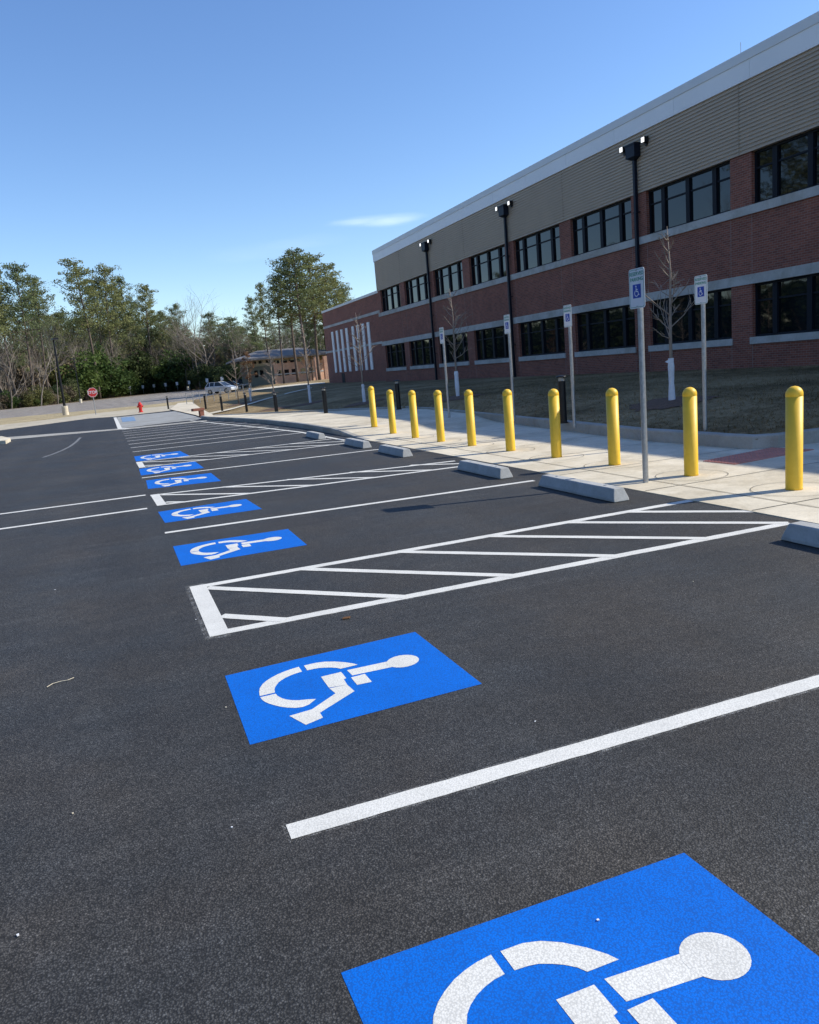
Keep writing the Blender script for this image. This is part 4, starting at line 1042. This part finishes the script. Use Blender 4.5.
# central group, nearer
for a in ((260, 297, 128, 'pine3', 'short dark pine at the left of the central group', .75), (283, 276, 104, 'pine2', 'leaning slim pine with tufted top, left of the big central pines', .8), (270, 284, 122, 'pine4', 'small tufted pine crown between the leaning pine and the short dark one', .7),
          (297, 258, 106, 'pine1', 'tall pine in the big central group, left crown', 1.05), (307, 250, 103, 'pine0', 'tallest pine of the central group behind the low brick building', 1.15),
          (320, 257, 110, 'pine1', 'wide bright pine on the right of the central group', 1.15), (333, 266, 112, 'pine0', 'pine crown spreading down behind the brick wing', 1.15), (312, 288, 118, 'pine3', 'low dense pine between the central trunks', .7), (329, 290, 120, 'pine5', 'lower bushy pine filling the right of the central group', .8), (343, 278, 116, 'pine3', 'pine rising just behind the end of the brick wing', .9), (352, 287, 118, 'pine1', 'lowest pine just above the brick wing roof', .8)):
    tree_px(a[3], a[0], a[1], a[2], a[4], a[5], 'tall pines behind the low brick building')
# distinct bare trees
for a in ((200, 281, 175, 'bare1', 'large pale bare tree standing in the dip of the tree line', 1.2), (188, 296, 190, 'bare3', 'bare tree just left of the large pale bare one', 1.0), (214, 300, 190, 'bare5', 'wide twiggy bare tree right of the large pale one', 1.2),
          (57, 300, 160, 'bare1', 'pale bare tree with twin straight trunks behind the left lamp post', .8), (40, 330, 158, 'bare5', 'forked dark bare tree in the left of the wood', 1.1), (366, 286, 130, 'bare5', 'fine bare twigs showing above the end of the brick wing', 1.0)):
    tree_px(a[3], a[0], a[1], a[2], a[4], a[5], 'bare trees that stand out of the wood')
# thicket: bare trees nothing tells apart
for i in range(84):
    px = -14+i*4.4+rnd.uniform(-3,3)
    if px > 345: continue
    tp = 322+rnd.uniform(-10,26)-(4 if px < 60 else 0); Y = rnd.uniform(168,215)
    tree_px('bare%d' % rnd.choice((0,2,4,3,1,5)), px, tp, Y, 'slim bare tree in the grey brown thicket of the wood', rnd.uniform(.9,1.4), 'bare trees of the thicket')
for i in range(46):
    px = -8+i*7.6+rnd.uniform(-3,3); tp = 338+rnd.uniform(-10,12)+(px > 180)*4; Y = rnd.uniform(205,230)
    if i % 2: tree_px('shrub4', px, tp, Y, 'dense twiggy brown tree filling the back of the wood', rnd.uniform(.7,1.0), 'twiggy brown trees behind the thicket', dz=-1)
    else: tree_px('shrub2', px, tp+4, Y, 'dense olive green tree filling the back of the wood', rnd.uniform(.7,1.0), 'olive green trees behind the thicket', dz=-1)
for i in range(48):
    px = 50+i*6.2+rnd.uniform(-3,3); tp = 324+rnd.uniform(-9,18)-max(0,(120-px))*0.12; Y = rnd.uniform(195,270)
    tree_px('pine%d' % rnd.choice((1,3,5,5)), px, tp-3, Y, 'distant pine showing over the thicket', rnd.uniform(1.0,1.5), 'distant pines behind the thicket')
# understorey shrubs along the wood edge
for i in range(64):
    px = -10+i*4.6+rnd.uniform(-2,2)
    if 250 < px: continue
    hi = 409-px*0.1
    if 84 < px < 112: key, h = 'shrub1', rnd.uniform(26,50)
    elif 112 <= px < 190: key, h = rnd.choice(('shrub0','shrub0','shrub1','shrub3')), rnd.uniform(20,44)
    elif px >= 190: key, h = rnd.choice(('shrub0','shrub3')), rnd.uniform(14,26)
    elif px < 46: key, h = rnd.choice(('shrub2','shrub1','shrub4')), rnd.uniform(10,20)
    else: key, h = rnd.choice(('shrub4','shrub3','shrub2')), rnd.uniform(10,24)
    nm = {'shrub1':('leafy green shrub at the foot of the wood','green shrubs at the wood edge'),'shrub0':('dark evergreen shrub at the foot of the wood','dark shrubs at the wood edge'),'shrub3':('dark evergreen shrub at the foot of the wood','dark shrubs at the wood edge'),
          'shrub2':('olive coloured shrub at the left foot of the wood','olive shrubs at the wood edge'),'shrub4':('dry brown brush at the foot of the wood','dry brush at the wood edge')}[key]
    tree_px(key, px, hi-h, rnd.uniform(168,180), nm[0], rnd.uniform(.9,1.4), nm[1], dz=-0.3)
for px, tp, lab in ((92, 350, 'tall bright green vine covered shrub behind the stop sign'), (104, 343, 'tall green vine covered mass beneath the layered pine'), (118, 358, 'tall olive green shrub right of the vine covered mass')):
    tree_px('shrub1' if px < 110 else 'shrub2', px, tp, 176, lab, .62, None, dz=-.3)
# mirrored-side trees left of the lot (seen in the windows)
for i in range(40):
    y = -10+i*5.2; x = -34-rnd.uniform(0,14)-(0 if y < 110 else 6)
    key = rnd.choice(('pine0','pine1','pine3','pine5','bare1','bare3')); H = rnd.uniform(17,25) if y < 120 else rnd.uniform(13,20)
    put(key, (x, y, -0.1), H, 30 if key[0] == 'p' else bh[key], rnd.uniform(0,6.28), 'tree bordering the lot on the left, seen reflected in the school windows', wx=1.2, group='trees bordering the lot on the left')

for i in range(44):  # unseen shrubs, added to block the bright field from the lower window reflections
    put(rnd.choice(('shrub0','shrub3','shrub0')), (-31-rnd.uniform(0,5), -14+i*5.0, -0.3), rnd.uniform(6,9), 5.2, rnd.uniform(0,6.28), 'unseen evergreen shrub added left of the lot to darken the window reflections', wx=1.5, group='unseen shrubs added to darken the window reflections')
# young planted trees
def young(seed, H, mat='young_bark', guard=1.0, leafy=False):
    rnd_ = random.Random(seed); e = empty('young_tree', (0,0,0), 0, 'x', 'young tree'); T = MB(); B = MB()
    T.tube([(0,0,-0.05),(0.01,0.01,H*0.4),(0.03,-0.01,H*0.75),(0.0,0.02,H)], [0.04,0.032,0.02,0.006], 8)
    for i in range(22):
        t = 0.34+0.62*(i/22)+rnd_.uniform(-.02,.02); a = rnd_.uniform(0,6.28); ln = (1-t)*H*0.30*rnd_.uniform(.3,1.35)+0.15
        p = Vector((0.02,0,t*H)); d = Vector((math.cos(a), math.sin(a), rnd_.uniform(.35,1.3))).normalized(); q = p+d*ln+Vector((0,0,rnd_.uniform(-.1,.16)*ln))
        B.tube([p, p+d*ln*.5+Vector((0,0,-.02)), q], [0.013,0.010,0.005], 4, cap=False)
        for k in range(6):
            s_ = p+(q-p)*rnd_.uniform(.35,1); dd = (d+Vector((rnd_.gauss(0,.6),rnd_.gauss(0,.6),rnd_.gauss(.2,.3)))).normalized()
            B.tube([s_, s_+dd*ln*rnd_.uniform(.25,.5)], [0.0065,0.004], 3, cap=False)
            if leafy: leaf_blob(B, s_+dd*ln*.3, 0.15, 0.12, 6, 0.09, rnd_)
    T.build('trunk', M[mat], e, smooth=True); B.build('crown', M['brown_leaf'] if leafy else M[mat], e)
    if guard:
        G = MB(); n = 12; vs = []
        zz = [0.02, guard*0.2, guard*0.42, guard*0.6, guard*0.8, guard*0.92, guard]
        G.lathe([(0.062+rnd_.uniform(-.010,.014), z) for z in zz], 12)
        if seed == 101: G.add([(-0.06,-0.07,guard),(-0.19,-0.05,guard*0.93),(-0.07,-0.075,guard*0.86)], [(0,1,2)])
        G.build('trunk_guard', M['guard'], e)
    return e
for sd, px, py, ptop, gpx, lab, leafy in ((101, 672, 402, 226, 358, 'bare young tree in a crumpled white trunk guard between the two nearest signs', False),
        (102, 458, 397.5, 288, 371, 'bare young tree with a white guard in front of the left downspout windows', False),
        (103, 364.5, 403, 312, 384, 'bare young tree with a white guard in front of the striped brick wing', False),
        (104, 310.5, 403.5, 322, 385, 'bare young tree with a white guard left of the striped wing', False),
        (105, 275.5, 409, 345, 999, 'thin bare young tree on the dry grass without a guard', False),
        (106, 251, 402, 352, 388, 'small brown leaved young tree before the dark parked cars', True),
        (107, 239, 404.5, 348, 999, 'small bare tree on the dry grass near the silver car', False)):
    p = gt(px, py); H = aty(px, ptop, p.y).z-p.z; gh = aty(px, gpx, p.y).z-p.z if gpx < 900 else 0
    e = young(sd, H, guard=gh, leafy=leafy); e.location = p; e['label'] = lab; e['group'] = 'young planted trees on the lawn'
    b = MB(); rr = 0.85; rings = [(0.0, 0.05), (0.6, 0.04), (1.0, 0.012)]; vs = []; nn = 28
    for q, (f_, dz_) in enumerate(rings[1:]):
        for k in range(nn):
            a_ = 2*math.pi*k/nn; r2_ = rr*f_*(1+0.10*math.sin(k*2.3)+0.05*math.sin(k*5.1)); x_, y_ = r2_*math.cos(a_), r2_*math.sin(a_)
            vs.append((x_, y_, terrain(p.x+x_, p.y+y_)-p.z+dz_))
    vs.append((0, 0, 0.05))
    b.add(vs, [(2*nn, k, (k+1)%nn) for k in range(nn)]+[(k, nn+k, nn+(k+1)%nn, (k+1)%nn) for k in range(nn)])
    mo = b.build('mulch_ring', M['mulch'], None, loc=p); tag(mo, kind='structure')

# lawn blades near the walk: ground cover nobody could count
rg = random.Random(5); b = MB()
for _ in range(26000):
    y = 8.8+24*rg.random()**1.4; x = redge(y)+0.18+(19.8-redge(y))*rg.random(); z = terrain(x, y)
    if x < redge(y)+1: z = max(z, 0.15)
    h = rg.uniform(.02,.055); a = rg.uniform(0,6.28); w = 0.012; lx, ly = rg.gauss(0,.03), rg.gauss(0,.03)
    b.v += [(x-w*math.cos(a), y-w*math.sin(a), z-.01), (x+w*math.cos(a), y+w*math.sin(a), z-.01), (x+lx, y+ly, z+h)]
    i = len(b.v)-3; b.f.append([i,i+1,i+2]); b.mi.append(0)
tag(b.build('grass', M['lawn']), 'short dormant brown grass blades on the lawn before the school', 'grass', kind='stuff')

# bits on the asphalt
rc = random.Random(9)
pc0 = None
for i, (px, py) in enumerate(((73,814),(232,828),(196,620),(693,582),(18,936),(598,921),(226,708),(55,590),(535,722))):
    p = g(px, py); b = MB(); n = 6; s_ = rc.uniform(.0025,.0045)*(1+p.y*0.12)
    pts = [(s_*rc.uniform(.5,1.2)*math.cos(6.28*k/n)*1.5, s_*rc.uniform(.5,1.2)*math.sin(6.28*k/n)) for k in range(n)]
    b.prism(pts, 0.0, 0.0015+rc.uniform(0,.002)); o = b.build('chip', M['white_metal'] if i % 3 else M['walk'], None, loc=(p.x,p.y,0.003), )
    o.rotation_euler = (0,0,rc.uniform(0,3)); tag(o, 'tiny pale chip lying loose on the asphalt or paint', 'chip', 'tiny pale chips on the asphalt')
b = MB(); pa = [g(47,688), g(53,684.5), g(61,682.2), g(68,681), g(74,678.5)]
b.tube([(p.x-pa[0].x,p.y-pa[0].y,0.006) for p in pa], 0.0022, 5); tag(b.build('straw', M['walk'], None, loc=(pa[0].x,pa[0].y,0)), 'thin pale pine straw lying on the asphalt at the left', 'straw')
p = g(346, 619); b = MB(); b.prism([(-.03,-.01),(.02,-.015),(.035,.01),(-.01,.018)], 0, .006); tag(b.build('leaf', M['brown_leaf'], None, loc=(p.x,p.y,0.005)), 'small brown leaf beside the second nearest blue square', 'leaf')
